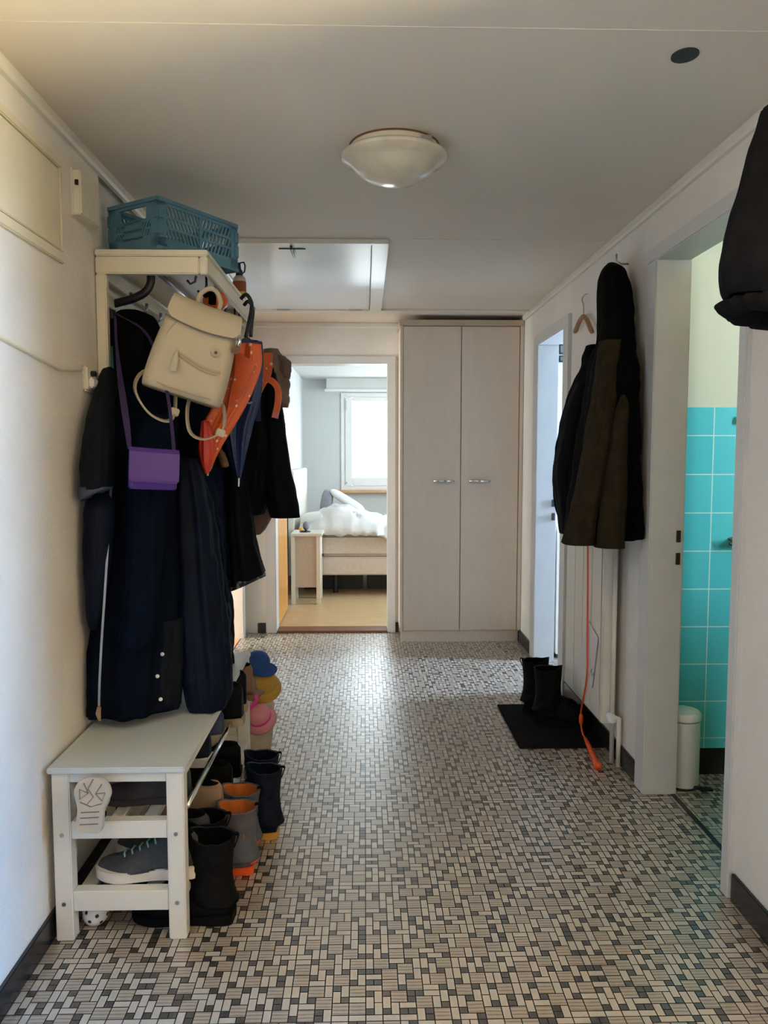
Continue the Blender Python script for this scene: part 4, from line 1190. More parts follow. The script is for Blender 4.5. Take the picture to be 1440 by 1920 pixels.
# ------------------------------------------------------------------ bench
t = thing('shoe_bench', 'off-white wooden shoe bench standing against the left wall', 'bench', (-0.67, 2.6, 0))
BX0, BX1, BY0, BY1 = -0.838, -0.487, 2.012, 3.195
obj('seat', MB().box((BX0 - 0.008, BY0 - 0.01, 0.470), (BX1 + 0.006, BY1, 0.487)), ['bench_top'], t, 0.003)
for x in (BX0, BX1 - 0.047):
    for y in (BY0, BY1 - 0.045):
        lg = obj('leg', MB().box((x, y, 0), (x + 0.047, y + 0.042, 0.470)), 'bench_lacquer', t, 0.003)
        if y == BY0:
            for z in (0.298, 0.105):
                obj('bolt', MB().lathe([(0.001, 0), (0.0055, 0), (0.0055, 0.002), (0.001, 0.002)], (0, 0, 0), 12).move(Matrix.Translation((x + 0.0235, y, z)) @ Matrix.Rotation(pi / 2, 4, 'X')), 'steel', lg)
for y in (BY0 + 0.004, BY1 - 0.04):
    for za, zb in ((0.442, 0.47), (0.285, 0.333), (0.082, 0.138)):
        obj('end_rail', MB().box((BX0 + 0.047, y, za), (BX1 - 0.047, y + 0.034, zb)), 'bench_lacquer', t, 0.002)
for x in (BX0 + 0.006, BX1 - 0.04):
    obj('long_rail', MB().box((x, BY0 + 0.042, 0.43), (x + 0.03, BY1 - 0.045, 0.47)), 'bench_lacquer', t, 0.002)
for x in (-0.79, -0.70, -0.61, -0.53):
    obj('shelf_slat', MB().box((x, BY0 + 0.03, 0.108), (x + 0.042, BY1 - 0.03, 0.124)), 'bench_lacquer', t, 0.002)
for x in (-0.79, -0.70, -0.61):
    obj('shelf_slat', MB().box((x, BY0 + 0.03, 0.308), (x + 0.036, BY1 - 0.03, 0.324)), 'bench_lacquer', t, 0.002)
obj('shoe_rod', MB().tube([(-0.488, BY0 + 0.04, 0.357), (-0.488, BY1 - 0.04, 0.335)], 0.008, 14), 'chrome', t, smooth=True, label='chrome shoe rod')
obj('end_board', MB().box((BX0 + 0.047, BY1 - 0.035, 0.138), (BX1 - 0.02, BY1 - 0.025, 0.45)), 'rack_lacquer', t, 0.001)

# ------------------------------------------------------------------ footwear
def sect(hw, h, z0, n=20, p=2.4):
    """upper half-oval section standing on z0: list of (y, z)"""
    out = []
    for k in range(n):
        a = -0.25 * pi * 0 + pi * k / (n - 1)
        c, s = cos(a), sin(a)
        r = (abs(c) ** p + abs(s) ** p) ** (-1 / p)
        out.append((hw * r * c, z0 + h * r * s))
    return out


def shoe(name, label, cat, L, W, H, upper, sole, lace=None, sole_h=0.022, group=None, high=0.0, lining='black_cloth', groove=False):
    """shoe in local axes: heel at x=0, toe at x=L, standing on z=0"""
    t = thing(name, label, cat, (0, 0, 0), group)
    outl = [(0.0, 0.5), (0.06, 0.68), (0.2, 0.74), (0.4, 0.72), (0.6, 0.9), (0.74, 1.0), (0.88, 0.86), (0.96, 0.58), (1.0, 0.22)]
    so = MB()
    rg = []
    for u, w in spline(outl, 26):
        lift = 0.25 * sole_h * max(0, (u - 0.7) / 0.3) ** 2
        y = W / 2 * w
        h = sole_h * (1.25 - 0.35 * u)
        rg.append([(u * L, -y, lift), (u * L, y, lift), (u * L, y * 1.04, lift + h), (u * L, -y * 1.04, lift + h)])
    so.rings(rg)
    s_o = obj('sole', so, sole, t, 0.003, smooth='auto')
    up = MB()
    rg = []
    hts = [(0.02, 0.80 + high), (0.08, 0.98 + high), (0.2, 1.0 + high * 0.95), (0.32, 0.98 + high * 0.6), (0.44, 0.80), (0.58, 0.58), (0.72, 0.42), (0.86, 0.36), (0.95, 0.28), (0.985, 0.12)]
    ow_ = spline(outl, 60)
    for u, h in spline(hts, 34):
        w = ow_[min(59, int(u * 59))][1]
        z0 = sole_h * (1.1 - 0.35 * u)
        hw = W / 2 * w * 0.97
        rg.append([(u * L, yy * (1 - 0.25 * (zz - z0) / max(H * h, 1e-4)), zz) for yy, zz in sect(hw, H * h, z0)])
    up.rings(rg)
    u_o = obj('upper', up, upper, t, smooth=True)
    zt = sole_h + H * (1.0 + high * 0.9)
    obj('lining', MB().ball((0.2 * L, 0, zt - 0.004), (0.15 * L, W * 0.26, 0.008), 20, 8), lining, t, smooth=True)
    if lace:
        for k in range(5):
            u = 0.40 + 0.075 * k
            h = [h for uu, h in spline(hts, 60) if uu >= u][0]
            z = sole_h * 0.95 + H * h
            obj('lace', MB().tube([(u * L, -W * 0.2, z - 0.010), (u * L + 0.004, -W * 0.1, z), (u * L + 0.006, W * 0.1, z), (u * L, W * 0.2, z - 0.010)], 0.0028, 6), lace, u_o, smooth=True)
    if groove:
        gr_ = MB()
        zz = -0.0006
        for pts in ([(0.98, 0), (0.8, -0.25), (0.66, 0.1), (0.52, -0.2)], [(0.9, 0.5), (0.72, 0.2), (0.6, 0.6), (0.75, 0.72), (0.72, 0.2)], [(0.9, -0.5), (0.72, -0.2), (0.6, -0.62), (0.78, -0.7), (0.72, -0.2)], [(0.55, 0.6), (0.48, 0.0), (0.55, -0.6)], [(0.4, 0.5), (0.36, -0.5)], [(0.3, 0.5), (0.26, -0.5)], [(0.18, 0.5), (0.14, -0.5)]):
            gr_.ribbon([(a * L, b * W / 2, zz) for a, b in pts], 0.0022, 0.002, (0.3, 1, 0))
        obj('tread', gr_, 'groove', s_o)
    return t


def boot(name, label, L, W, H, upper, sole, lining, group=None, shaft_r=0.055, sole_h=0.028, band=None, lace=None):
    """ankle boot in local axes: heel at x=0, toe at x=L"""
    t = thing(name, label, 'boot', (0, 0, 0), group)
    outl = [(0.0, 0.5), (0.06, 0.7), (0.2, 0.76), (0.4, 0.74), (0.6, 0.9), (0.74, 1.0), (0.88, 0.88), (0.96, 0.62), (1.0, 0.3)]
    so = MB()
    rg = []
    for u, w in spline(outl, 26):
        y = W / 2 * w
        h = sole_h * (1.15 - 0.25 * u)
        lift = 0.2 * sole_h * max(0, (u - 0.75) / 0.25) ** 2
        rg.append([(u * L, -y, lift), (u * L, y, lift), (u * L, y * 1.05, lift + h), (u * L, -y * 1.05, lift + h)])
    so.rings(rg)
    obj('sole', so, sole, t, 0.004, smooth='auto')
    ft = MB()
    rg = []
    hts = [(0.02, 0.36), (0.1, 0.42), (0.3, 0.44), (0.45, 0.40), (0.6, 0.30), (0.75, 0.24), (0.88, 0.21), (0.96, 0.15), (0.99, 0.06)]
    ow_ = spline(outl, 60)
    for u, h in spline(hts, 30):
        w = ow_[min(59, int(u * 59))][1]
        rg.append([(u * L, yy, zz) for yy, zz in sect(W / 2 * w * 0.99, H * h, sole_h * 0.9)])
    ft.rings(rg)
    obj('foot', ft, upper, t, smooth=True)
    sh = MB()
    rg = []
    n = 40
    rows = [(0.14, 0.17 * L, 1.05), (0.30, 0.21 * L, 1.04), (0.45, 0.215 * L, 0.98), (0.65, 0.21 * L, 0.96), (0.85, 0.205 * L, 1.02), (1.0, 0.20 * L, 1.08)]
    for zf, cx, rr in spline(rows, 22):
        ring = []
        for j in range(n):
            a = 2 * pi * j / n
            c, s = cos(a), sin(a)
            fx = shaft_r * rr * (1.12 if c > 0 else 1.0)
            dip = 0.0
            if zf > 0.9:
                dip = 0.07 * H * max(0, c) ** 3
            ring.append((cx + fx * c, shaft_r * 0.86 * rr * s + 0.007 * noise.noise(Vector((c * 3, s * 3, zf * 9))), sole_h + zf * (H - sole_h) + dip))
        rg.append(ring)
    rg.append([((p[0] - 0.2 * L) * 0.86 + 0.2 * L, p[1] * 0.86, p[2] - 0.002) for p in rg[-1]])
    sh.rings(rg, 0, True, False)
    so2 = obj('shaft', sh, upper, t, smooth=True)
    if lace:
        for k in range(5):
            zf = 0.42 + 0.11 * k
            z = sole_h + zf * (H - sole_h)
            x = 0.21 * L + shaft_r * 1.1
            obj('lace', MB().tube([(x - 0.018, -shaft_r * 0.45, z), (x + 0.002, -shaft_r * 0.15, z + 0.006), (x + 0.002, shaft_r * 0.15, z - 0.002), (x - 0.018, shaft_r * 0.45, z + 0.004)], 0.0028, 6), lace, so2, smooth=True)
    top = rg[-1]
    li = MB().rings([top, [((p[0] - 0.2 * L) * 0.93 + 0.2 * L, p[1] * 0.93, p[2] - 0.05) for p in top], [((p[0] - 0.2 * L) * 0.85 + 0.2 * L, p[1] * 0.85, p[2] - 0.10) for p in top]], 0, False, True)
    obj('lining', li, lining, t, smooth=True)
    if band:
        obj('heel_band', MB().tube([(0.04 * L, -W * 0.33, sole_h + 0.02), (-0.004, -W * 0.2, sole_h + 0.02), (-0.007, 0, sole_h + 0.022), (-0.004, W * 0.2, sole_h + 0.02), (0.04 * L, W * 0.33, sole_h + 0.02)], 0.008, 8), band, t, smooth=True)
    tb = MB()
    tb.ribbon(spline([(0.2 * L - shaft_r - 0.002, 0, H - 0.03), (0.2 * L - shaft_r - 0.012, 0, H + 0.004), (0.2 * L - shaft_r + 0.006, 0, H + 0.006)], 10), 0.014, 0.003, (0, 1, 0))
    obj('pull_tab', tb, 'black_cloth', t)
    return t


def place(t, loc, rz, rx=0.0, ry=0.0):
    t.location = loc
    t.rotation_euler = (Matrix.Rotation(rz, 4, 'Z') @ Matrix.Rotation(ry, 4, 'Y') @ Matrix.Rotation(rx, 4, 'X')).to_euler()
    return t


# boots in front of the bench, toes to the wall
ba = boot('winter_boot', 'tall black winter boot on the floor nearest the near bench leg', 0.29, 0.105, 0.245, 'boot_black', 'boot_black', 'black_cloth', None, 0.06, lace='charcoal')
place(ba, (-0.372, 2.10, 0.001), R(176))
dup(ba, (-0.415, 2.225, 0.001), R(183), 'tall black winter boot between the nearest black boot and the grey boots')
bb = boot('grey_boot', 'grey boot with orange lining and sole, nearer one of its pair', 0.235, 0.09, 0.212, 'grey_boot', 'rubber_orange', 'boot_lining', None, 0.058, 0.024, 'rubber_orange')
place(bb, (-0.353, 2.355, 0.001), R(180))
dup(bb, (-0.362, 2.475, 0.001), R(178), 'grey boot with orange lining, beyond its twin near the navy boots')
bc = boot('navy_boot', 'navy boot with ochre sole standing just past the grey boots', 0.22, 0.09, 0.24, 'boot_navy', 'yellow_sole', 'navy_soft', None, 0.055, 0.022, lace='grey_blue')
place(bc, (-0.30, 2.575, 0.001), R(176))
dup(bc, (-0.325, 2.70, 0.001), R(182), 'navy boot furthest along the row in front of the bench')

# shoes in the bench
s1 = shoe('sneaker', 'beige sneaker tipped on its heel showing its pale patterned sole in the bench end', 'shoe', 0.142, 0.094, 0.055, 'cream_sole', 'cream_sole', None, 0.012, groove=True)
s1.location = (-0.722, 1.952, 0.334)
s1.rotation_euler = (Matrix.Rotation(R(5), 4, 'Y') @ Matrix.Rotation(R(-6), 4, 'X') @ Matrix(((0, 1, 0, 0), (0, 0, 1, 0), (1, 0, 0, 0), (0, 0, 0, 1)))).to_euler()
s2 = shoe('loafer', 'dark plum suede shoe lying sideways on the upper bench shelf', 'shoe', 0.26, 0.095, 0.085, 'dark_suede', 'dark_suede', None, 0.02)
place(s2, (-0.50, 2.16, 0.326), R(180))
s3 = shoe('canvas_shoe', 'pale grey-blue canvas shoe sunk between the upper bench slats', 'shoe', 0.25, 0.095, 0.08, 'grey_blue', 'grey_blue', None, 0.03)
place(s3, (-0.56, 2.275, 0.327), R(180))
s4 = shoe('trainer', 'charcoal mesh trainer with thick white sole on the lower bench shelf', 'shoe', 0.285, 0.105, 0.095, 'grey_mesh', 'white_sole', 'mint_lace', 0.03)
place(s4, (-0.468, 2.10, 0.139), R(181))
dup(s4, (-0.462, 2.235, 0.126), R(178), 'charcoal trainer with white sole, behind its twin on the lower shelf')
s6 = shoe('striped_sneaker', 'white laced sneaker with blue upper resting against the chrome rod', 'shoe', 0.26, 0.098, 0.085, 'boot_navy', 'white_sole', 'pale_lace', 0.025)
place(s6, (-0.492, 2.41, 0.327), R(176))
s7 = shoe('suede_shoe', 'tan suede shoe with pale laces on the lower bench shelf', 'shoe', 0.25, 0.095, 0.10, 'tan_suede', 'cream_sole', 'pale_lace', 0.02, high=0.3)
place(s7, (-0.455, 2.40, 0.126), R(172))
s8 = shoe('walking_shoe', 'black walking shoe with tan sole at the far end of the chrome rod', 'shoe', 0.28, 0.105, 0.11, 'boot_black', 'tan_sole', 'tan_suede', 0.026, high=0.2)
place(s8, (-0.455, 2.93, 0.327), R(185))
dup(s8, (-0.445, 2.77, 0.327), R(176), 'black walking shoe with tan sole, second from the far end of the rod')
s9 = shoe('slate_shoe', 'slate blue suede shoe with cream sole under the seat edge', 'shoe', 0.25, 0.095, 0.085, 'blue_suede', 'cream_sole', None, 0.02)
place(s9, (-0.49, 2.63, 0.327), R(180))
s10 = shoe('leather_boot', 'brown leather laced ankle shoe at the far end of the bench', 'shoe', 0.24, 0.092, 0.115, 'brown_leather', 'brown_leather', 'tan_suede', 0.02, high=0.1)
place(s10, (-0.452, 3.07, 0.327), R(183))
s11 = shoe('black_shoe', 'plain black shoe on the lower shelf behind the navy boots', 'shoe', 0.27, 0.1, 0.1, 'boot_black', 'boot_black', None, 0.022)
place(s11, (-0.46, 2.62, 0.126), R(180))
dup(s11, (-0.46, 2.80, 0.126), R(182), 'plain black shoe at the far end of the lower shelf')

# floorball
c = (-0.758, 2.088, 0.036)
bl = MB()
bl.ball(c, 0.036, 28, 18, 0)
for k in range(26):
    z = 1 - 2 * (k + 0.5) / 26
    a = k * 2.39996
    dv = Vector((math.sqrt(1 - z * z) * cos(a), math.sqrt(1 - z * z) * sin(a), z))
    q = Vector(c) + dv * 0.0362
    s = dv.cross(Vector((0.3, 0.2, 1))).normalized()
    u = dv.cross(s)
    bl.quad([q + (s * cos(2 * pi * j / 10) + u * sin(2 * pi * j / 10)) * 0.0052 for j in range(10)], 1)
tag(obj('floorball', bl, ['white_plastic', 'black_plastic'], smooth='auto'), 'white perforated plastic ball on the floor under the bench', 'ball')

# ------------------------------------------------------------------ hats piled behind the bench
t = thing('canvas_basket', 'beige canvas basket standing on the floor behind the far end of the bench', 'basket', (-0.50, 3.36, 0))
b = MB()
b.lathe([(0.001, 0.002), (0.072, 0.002), (0.082, 0.06), (0.09, 0.20), (0.086, 0.20), (0.078, 0.06), (0.001, 0.012)], (-0.495, 3.36, 0), 32)
obj('body', b, 'beige_canvas', t, smooth='auto')
obj('rim', MB().lathe([(0.088, 0.195), (0.092, 0.198), (0.092, 0.206), (0.086, 0.206)], (-0.495, 3.36, 0), 32), 'beige_canvas', t, smooth=True)


def sun_hat(name, label, c, r, h, matname, tiltx=0.0, tilty=0.0, band=None, peak=False):
    t = thing(name, label, 'hat', (0, 0, 0))
    obj('crown', MB().lathe([(r, 0), (r * 1.0, 0.006), (r * 0.96, h * 0.5), (r * 0.75, h * 0.85), (r * 0.4, h), (0.001, h * 1.02)], (0, 0, 0), 28), matname, t, smooth=True)
    if peak:
        pk = []
        for k in range(13):
            a = -1.0 + 2.0 * k / 12
            pk.append(((r + 0.045 * cos(a * 1.3)) * cos(a), (r + 0.045 * cos(a * 1.3)) * sin(a), -0.006))
        inner = [(r * 0.97 * cos(1.0 - 2.0 * k / 12), r * 0.97 * sin(1.0 - 2.0 * k / 12), 0.004) for k in range(13)]
        obj('peak', MB().prism(pk + inner, (0, 0, 0.004)), matname, t)
    else:
        obj('brim', MB().lathe([(r * 0.98, 0.004), (r * 1.2, -0.006), (r * 1.4, -0.022), (r * 1.4, -0.026), (r * 1.2, -0.010), (r * 0.98, 0)], (0, 0, 0), 28), matname, t, smooth=True)
    if band:
        obj('band', MB().lathe([(r * 1.01, 0.003), (r * 1.015, 0.016), (r * 0.99, 0.018)], (0, 0, 0), 28), band, t, smooth=True)
    t.location = c
    t.rotation_euler = (tiltx, tilty, R(-40))
    return t


sun_hat('pink_hat', 'soft pink sun hat slipping over the edge of the canvas basket', (-0.462, 3.29, 0.175), 0.052, 0.055, 'pink', R(35), R(25), 'hot_pink')
tag(obj('pink_sandal', MB().tube(spline([(-0.50, 3.27, 0.215), (-0.478, 3.262, 0.245), (-0.468, 3.262, 0.262), (-0.476, 3.264, 0.282)], 12), [0.014] * 10 + [0.01, 0.006], 10, flat=0.6), 'hot_pink', smooth=True), 'bright pink child mitten stuck above the pink hat', 'mitten')
sun_hat('mustard_hat', 'mustard yellow cotton hat lying above the pink hat behind the bench', (-0.455, 3.345, 0.305), 0.062, 0.065, 'mustard', R(20), R(30))
sun_hat('taupe_bonnet', 'brownish pink knitted bonnet tucked behind the mustard hat', (-0.50, 3.315, 0.30), 0.048, 0.06, 'taupe', R(25), R(-5))
sun_hat('blue_cap', 'royal blue peaked cap on top of the hat pile behind the bench', (-0.475, 3.355, 0.385), 0.055, 0.06, 'cap_royal', R(10), R(12), None, True)

# ------------------------------------------------------------------ right wall: coats
XR = WR - 0.004
t = thing('hooded_parka', 'long olive-black parka hung by its hood on the right wall', 'coat', (0.9555, 3.05, 0.9566))
cp_ = [(2.0969, 1.0147, 3.2, 0.0198, 0.02, 0.05), (2.0622, 1.0123, 3.18, 0.0428, 0.07, 0.06), (1.9981, 1.0074, 3.15, 0.0566, 0.1, 0.08), (1.8971, 1.0042, 3.12, 0.0605, 0.12, 0.08), (1.7884, 1.0002, 3.1, 0.0646, 0.13, 0.1), (1.6806, 0.9898, 3.08, 0.075, 0.15, 0.1)]
obj('hood', cloth(cp_, 101, m=36, wr=0.008, xmax=XR, hollow=False), 'black_cloth', t, smooth=True, label='black hood')
cq = [(1.7408, 0.9862, 3.06, 0.0659, 0.12, 0.1), (1.6364, 0.98, 3.06, 0.0831, 0.17, 0.12), (1.4683, 0.9796, 3.06, 0.0963, 0.19, 0.14), (1.2987, 0.9716, 3.06, 0.115, 0.19, 0.15), (1.1278, 0.9636, 3.06, 0.1338, 0.18, 0.15), (0.9857, 0.9624, 3.06, 0.1473, 0.17, 0.14)]
obj('body', cloth(cq, 103, m=52, wr=0.010, xmax=XR), 'black_cloth', t, smooth=True)
ra = [(1.75, 0.9433, 2.98, 0.0352, 0.06, 0.06), (1.5635, 0.9142, 2.94, 0.0431, 0.07, 0.08), (1.3604, 0.8777, 2.91, 0.0459, 0.075, 0.09), (1.1379, 0.8395, 2.9, 0.049, 0.075, 0.09), (0.9993, 0.8187, 2.9, 0.0543, 0.07, 0.06), (0.9747, 0.811, 2.9, 0.0523, 0.066, 0.04)]
obj('sleeve', cloth(ra, 105, m=48, wr=0.008, xmax=XR), 'olive', t, smooth=True)
rb = [(1.5856, 0.9861, 2.96, 0.031, 0.05, 0.06), (1.4205, 0.9556, 2.9, 0.0366, 0.06, 0.08), (1.2398, 0.937, 2.88, 0.0446, 0.065, 0.09), (1.0792, 0.9263, 2.87, 0.0517, 0.065, 0.08), (0.9658, 0.9258, 2.87, 0.0549, 0.06, 0.04)]
obj('sleeve', cloth(rb, 107, m=44, wr=0.008, xmax=XR), 'olive', t, smooth=True)
rc = [(1.6262, 1.0078, 2.96, 0.0248, 0.06, 0.06), (1.4226, 1.02, 2.96, 0.028, 0.09, 0.1), (1.2168, 1.0323, 2.96, 0.0313, 0.09, 0.12), (0.9921, 1.0463, 2.96, 0.0357, 0.08, 0.1)]
obj('front_edge', cloth(rc, 109, m=36, wr=0.008, xmax=XR), 'black_cloth', t, smooth=True)
obj('hem', cloth([(1.0051, 0.8583, 3.0, 0.0721, 0.1, 0.06), (0.967, 0.8495, 3.0, 0.0689, 0.1, 0.06)], 111, m=10, wr=0.006, xmax=XR), 'olive', t, smooth=True)
tag(obj('wall_hook', MB().tube([(WR, 3.22, 2.10), (WR - 0.03, 3.22, 2.10), (WR - 0.05, 3.22, 2.115), (WR - 0.05, 3.22, 2.14)], 0.004, 8), 'steel', smooth=True), 'small metal hook holding the olive-black parka', 'hook')

t = thing('black_coat', 'plain black coat with stand collar hanging just beyond the parka', 'coat', (0.9443, 3.4, 0.9392))
cx_ = [(1.7946, 1.0047, 3.42, 0.0237, 0.05, 0.06), (1.7574, 1.0031, 3.42, 0.038, 0.07, 0.06), (1.6968, 1.0067, 3.42, 0.0476, 0.09, 0.06), (1.5797, 0.9972, 3.42, 0.0834, 0.14, 0.1), (1.4384, 0.9858, 3.42, 0.1028, 0.17, 0.12), (1.2725, 0.9748, 3.42, 0.1128, 0.17, 0.13), (1.1053, 0.966, 3.42, 0.1011, 0.16, 0.13), (0.9611, 0.9664, 3.42, 0.0797, 0.14, 0.1)]
obj('body', cloth(cx_, 121, m=50, wr=0.010, xmax=XR), 'black_cloth', t, smooth=True)
sx_ = [(1.614, 0.9235, 3.28, 0.0297, 0.05, 0.06), (1.4787, 0.8964, 3.28, 0.0458, 0.065, 0.08), (1.32, 0.8719, 3.28, 0.0505, 0.07, 0.1), (1.2288, 0.8551, 3.28, 0.046, 0.07, 0.1), (1.0912, 0.8645, 3.28, 0.0392, 0.06, 0.08), (0.9759, 0.8712, 3.28, 0.0301, 0.05, 0.05)]
obj('sleeve', cloth(sx_, 123, m=44, wr=0.008), 'black_nylon', t, smooth=True)

t = thing('wooden_hanger', 'empty wooden hanger on the right wall left of the parka', 'hanger', (1.07, 3.7848, 1.9683))
ap = (1.066, 3.7814, 1.9881)
for e in [(1.066, 3.9298, 1.9291), (1.066, 3.633, 1.8834)]:
    mid = tuple((ap[i] * 0.55 + e[i] * 0.45) + (0.012 if i == 2 else 0) for i in range(3))
    obj('arm', MB().tube(spline([ap, mid, e], 12), [0.013] * 4 + [0.013] * 7 + [0.009], 10, flat=0.55), 'hanger_wood', t, smooth=True)
obj('hook', MB().tube(spline([(1.066, 3.7817, 1.9933), (1.068, 3.7921, 2.0412), (1.074, 3.8434, 2.0768), (1.078, 3.8215, 2.0931), (1.08, 3.7828, 2.093)], 16), 0.0025, 8), 'steel', t, smooth=True)

# bomber jacket near the camera, only its lower sleeve end in view
t = thing('bomber_jacket', 'charcoal fleece jacket with gathered hem at the upper right edge', 'jacket', (0.95, 1.62, 1.55))
fb = [(2.0314, 0.8904, 1.62, 0.0734, 0.05, 0.06), (1.9254, 0.9241, 1.62, 0.1343, 0.09, 0.08), (1.8396, 0.9403, 1.62, 0.1675, 0.11, 0.08), (1.7638, 0.9437, 1.62, 0.1907, 0.12, 0.08), (1.6984, 0.9455, 1.62, 0.2038, 0.125, 0.07), (1.6546, 0.9496, 1.62, 0.2042, 0.125, 0.06), (1.6282, 0.9553, 1.62, 0.1954, 0.12, 0.05)]
obj('body', cloth(fb, 131, m=44, wr=0.008, xmax=XR, tilt=-0.02), 'charcoal', t, smooth=True)
fh = [(1.6436, 0.9546, 1.62, 0.193, 0.12, 0.1), (1.6238, 0.9498, 1.62, 0.1988, 0.125, 0.16), (1.604, 0.9507, 1.62, 0.1968, 0.125, 0.16), (1.5863, 0.9548, 1.62, 0.189, 0.115, 0.16)]
obj('ribbed_hem', cloth(fh, 133, n=120, m=16, wr=0.002, xmax=XR, tilt=-0.025, ks=(24, 31, 40)), 'charcoal', t, smooth=True)
tag(obj('wall_hook', MB().tube([(WR, 1.62, 2.03), (WR - 0.04, 1.62, 2.03), (WR - 0.06, 1.62, 2.05)], 0.005, 8), 'steel', smooth=True), 'small metal hook above the charcoal fleece jacket', 'hook')

# ------------------------------------------------------------------ radiator, pipes, paper, cord
t = thing('radiator', 'cream panel radiator fixed low on the right wall under the coats', 'radiator', (1.03, 3.45, 0.15))
b = MB()
b.box((1.012, 3.20, 0.165), (1.03, 3.80, 0.97))
k = 0
y = 3.225
while y < 3.70:
    b.box((1.0085, y, 0.185), (1.013, y + 0.134, 0.95))
    y += 0.137
obj('front_panel', b, 'radiator', t, 0.003)
obj('back_panel', MB().box((1.045, 3.20, 0.165), (1.06, 3.80, 0.97)), 'radiator', t, 0.003)
obj('end_cap', MB().box((1.014, 3.195, 0.165), (1.06, 3.203, 0.97)), 'radiator', t, 0.002)
obj('bracket', MB().box((1.055, 3.55, 0.3), (WR - 0.002, 3.58, 0.9)), 'radiator', t)
v = MB()
v.tube([(1.04, 3.21, 0.20), (1.045, 3.175, 0.20)], 0.012, 12)
v.tube([(1.045, 3.185, 0.20), (1.045, 3.150, 0.20)], 0.02, 16)
obj('valve', v, 'white_plastic', t, smooth='auto')
for i, (x, y, z1) in enumerate(((1.052, 3.175, 0.95), (1.068, 3.135, 0.21))):
    p = MB()
    p.tube([(x, y, 0.0), (x, y, z1)], 0.0095, 14)
    if i:
        p.tube([(x, y, 0.205), (1.045, 3.165, 0.205)], 0.0095, 12)
    obj('pipe', p, 'radiator', t, smooth=True)

pp = [(1.003, 3.386, 0.5718), (1.003, 3.24, 0.5269), (1.003, 3.265, 0.4454), (1.003, 3.309, 0.2849), (1.003, 3.3988, 0.2768), (1.003, 3.5862, 0.2874), (1.003, 3.5021, 0.39)]
pg = MB().prism(pp, (0.0015, 0, 0))
t = tag(obj('paper_sheet', pg, 'paper'), 'white paper sheet stuck to the front of the radiator', 'paper')
dd_ = [(1.0025, 3.3056, 0.3748), (1.0025, 3.2885, 0.3582), (1.0025, 3.3111, 0.3396), (1.0025, 3.3282, 0.3539)]
obj('drawing', MB().tube(spline(dd_ + [dd_[0]], 14), 0.0025, 6), 'steel', t)

t = thing('skipping_rope', 'orange skipping rope hanging over the radiator with its handle on the floor', 'rope', (0.97, 3.1, 0))
rp_ = [(0.996, 3.3945, 0.9205), (0.996, 3.3809, 0.7253), (0.996, 3.3724, 0.4851), (0.996, 3.3689, 0.3154)]
rp_ = rp_ + [(1.012, 3.50, 0.12), (1.012, 3.50, 0.06), (1.012, 3.47, 0.02), (1.012, 3.42, 0.012)]
obj('cord', MB().tube(spline(rp_, 50), 0.0042, 8), 'rubber_orange', t, smooth=True)
obj('knot', MB().ball((1.012, 3.50, 0.075), (0.011, 0.011, 0.03), 12, 8), 'rubber_orange', t, smooth=True)
obj('handle', MB().tube([(1.012, 3.43, 0.014), (1.005, 3.37, 0.014), (0.985, 3.22, 0.016), (0.975, 3.14, 0.017), (0.970, 3.10, 0.018), (0.968, 3.085, 0.018)], [0.007, 0.010, 0.012, 0.013, 0.017, 0.015], 12), 'rubber_orange', t, smooth=True)
obj('knot', MB().ball((0.998, 3.30, 0.015), (0.004, 0.004, 0.004), 8, 6), 'rubber_orange', t)

# ------------------------------------------------------------------ door mat and boots on it
mt = tag(obj('door_mat', MB().box((0.69, 3.335, 0.0008), (1.074, 3.925, 0.010)), 'mat', bevel=0.003), 'dark grey felt mat on the floor by the radiator', 'mat')
br = boot('ankle_boot', 'black ankle boot on the dark mat, the one further into the hall', 0.275, 0.095, 0.27, 'boot_black', 'boot_black', 'black_cloth', None, 0.06, 0.028)
place(br, (0.80, 3.80, 0.0105), R(-12))
dup(br, (0.83, 3.66, 0.0105), R(-16), 'black ankle boot on the dark mat, the one nearer the radiator valve')

# ------------------------------------------------------------------ bathroom contents
c = (1.262, 2.955, 0.0006)
t = thing('pedal_bin', 'white cylindrical pedal bin inside the bathroom door', 'bin', c)
obj('body', MB().lathe([(0.001, 0.004), (0.063, 0.004), (0.066, 0.012), (0.066, 0.268), (0.001, 0.268)], c, 36), 'white_plastic', t, smooth='auto')
obj('base_ring', MB().lathe([(0.001, 0), (0.067, 0), (0.067, 0.008), (0.001, 0.009)], c, 36), 'black_plastic', t)
obj('lid', MB().lathe([(0.001, 0.274), (0.069, 0.274), (0.069, 0.294), (0.062, 0.303), (0.03, 0.308), (0.001, 0.309)], c, 36), 'white_plastic', t, smooth='auto')
pd = MB()
pd.tube([(1.29, 2.90, 0.012), (1.315, 2.865, 0.018)], 0.008, 8)
pd.box((1.295, 2.845, 0.018), (1.345, 2.872, 0.026))
obj('pedal', pd, 'black_plastic', t, 0.002)
t = thing('paper_holder', 'dark metal roll holder on the turquoise bathroom tiles', 'holder', (1.4784, 3.02, 0.9693))
obj('bar', MB().tube([(1.4426, 3.0, 0.9802), (1.5584, 3.0, 0.9799)], 0.006, 8), 'black_plastic', t)
obj('bar', MB().tube([(1.4476, 3.0, 0.961), (1.5591, 3.0, 0.9607)], 0.006, 8), 'black_plastic', t)
obj('plate', MB().box((1.4727, 3.043, 0.9559), (1.62, 2.995, 0.985)), 'steel', t, 0.002)
tag(obj('towel_hook', MB().box((1.4812, 3.02, 1.4356), (1.5139, 3.045, 1.4661)), 'white_plastic', bevel=0.004), 'small pale towel hook high on the turquoise tiles', 'hook')

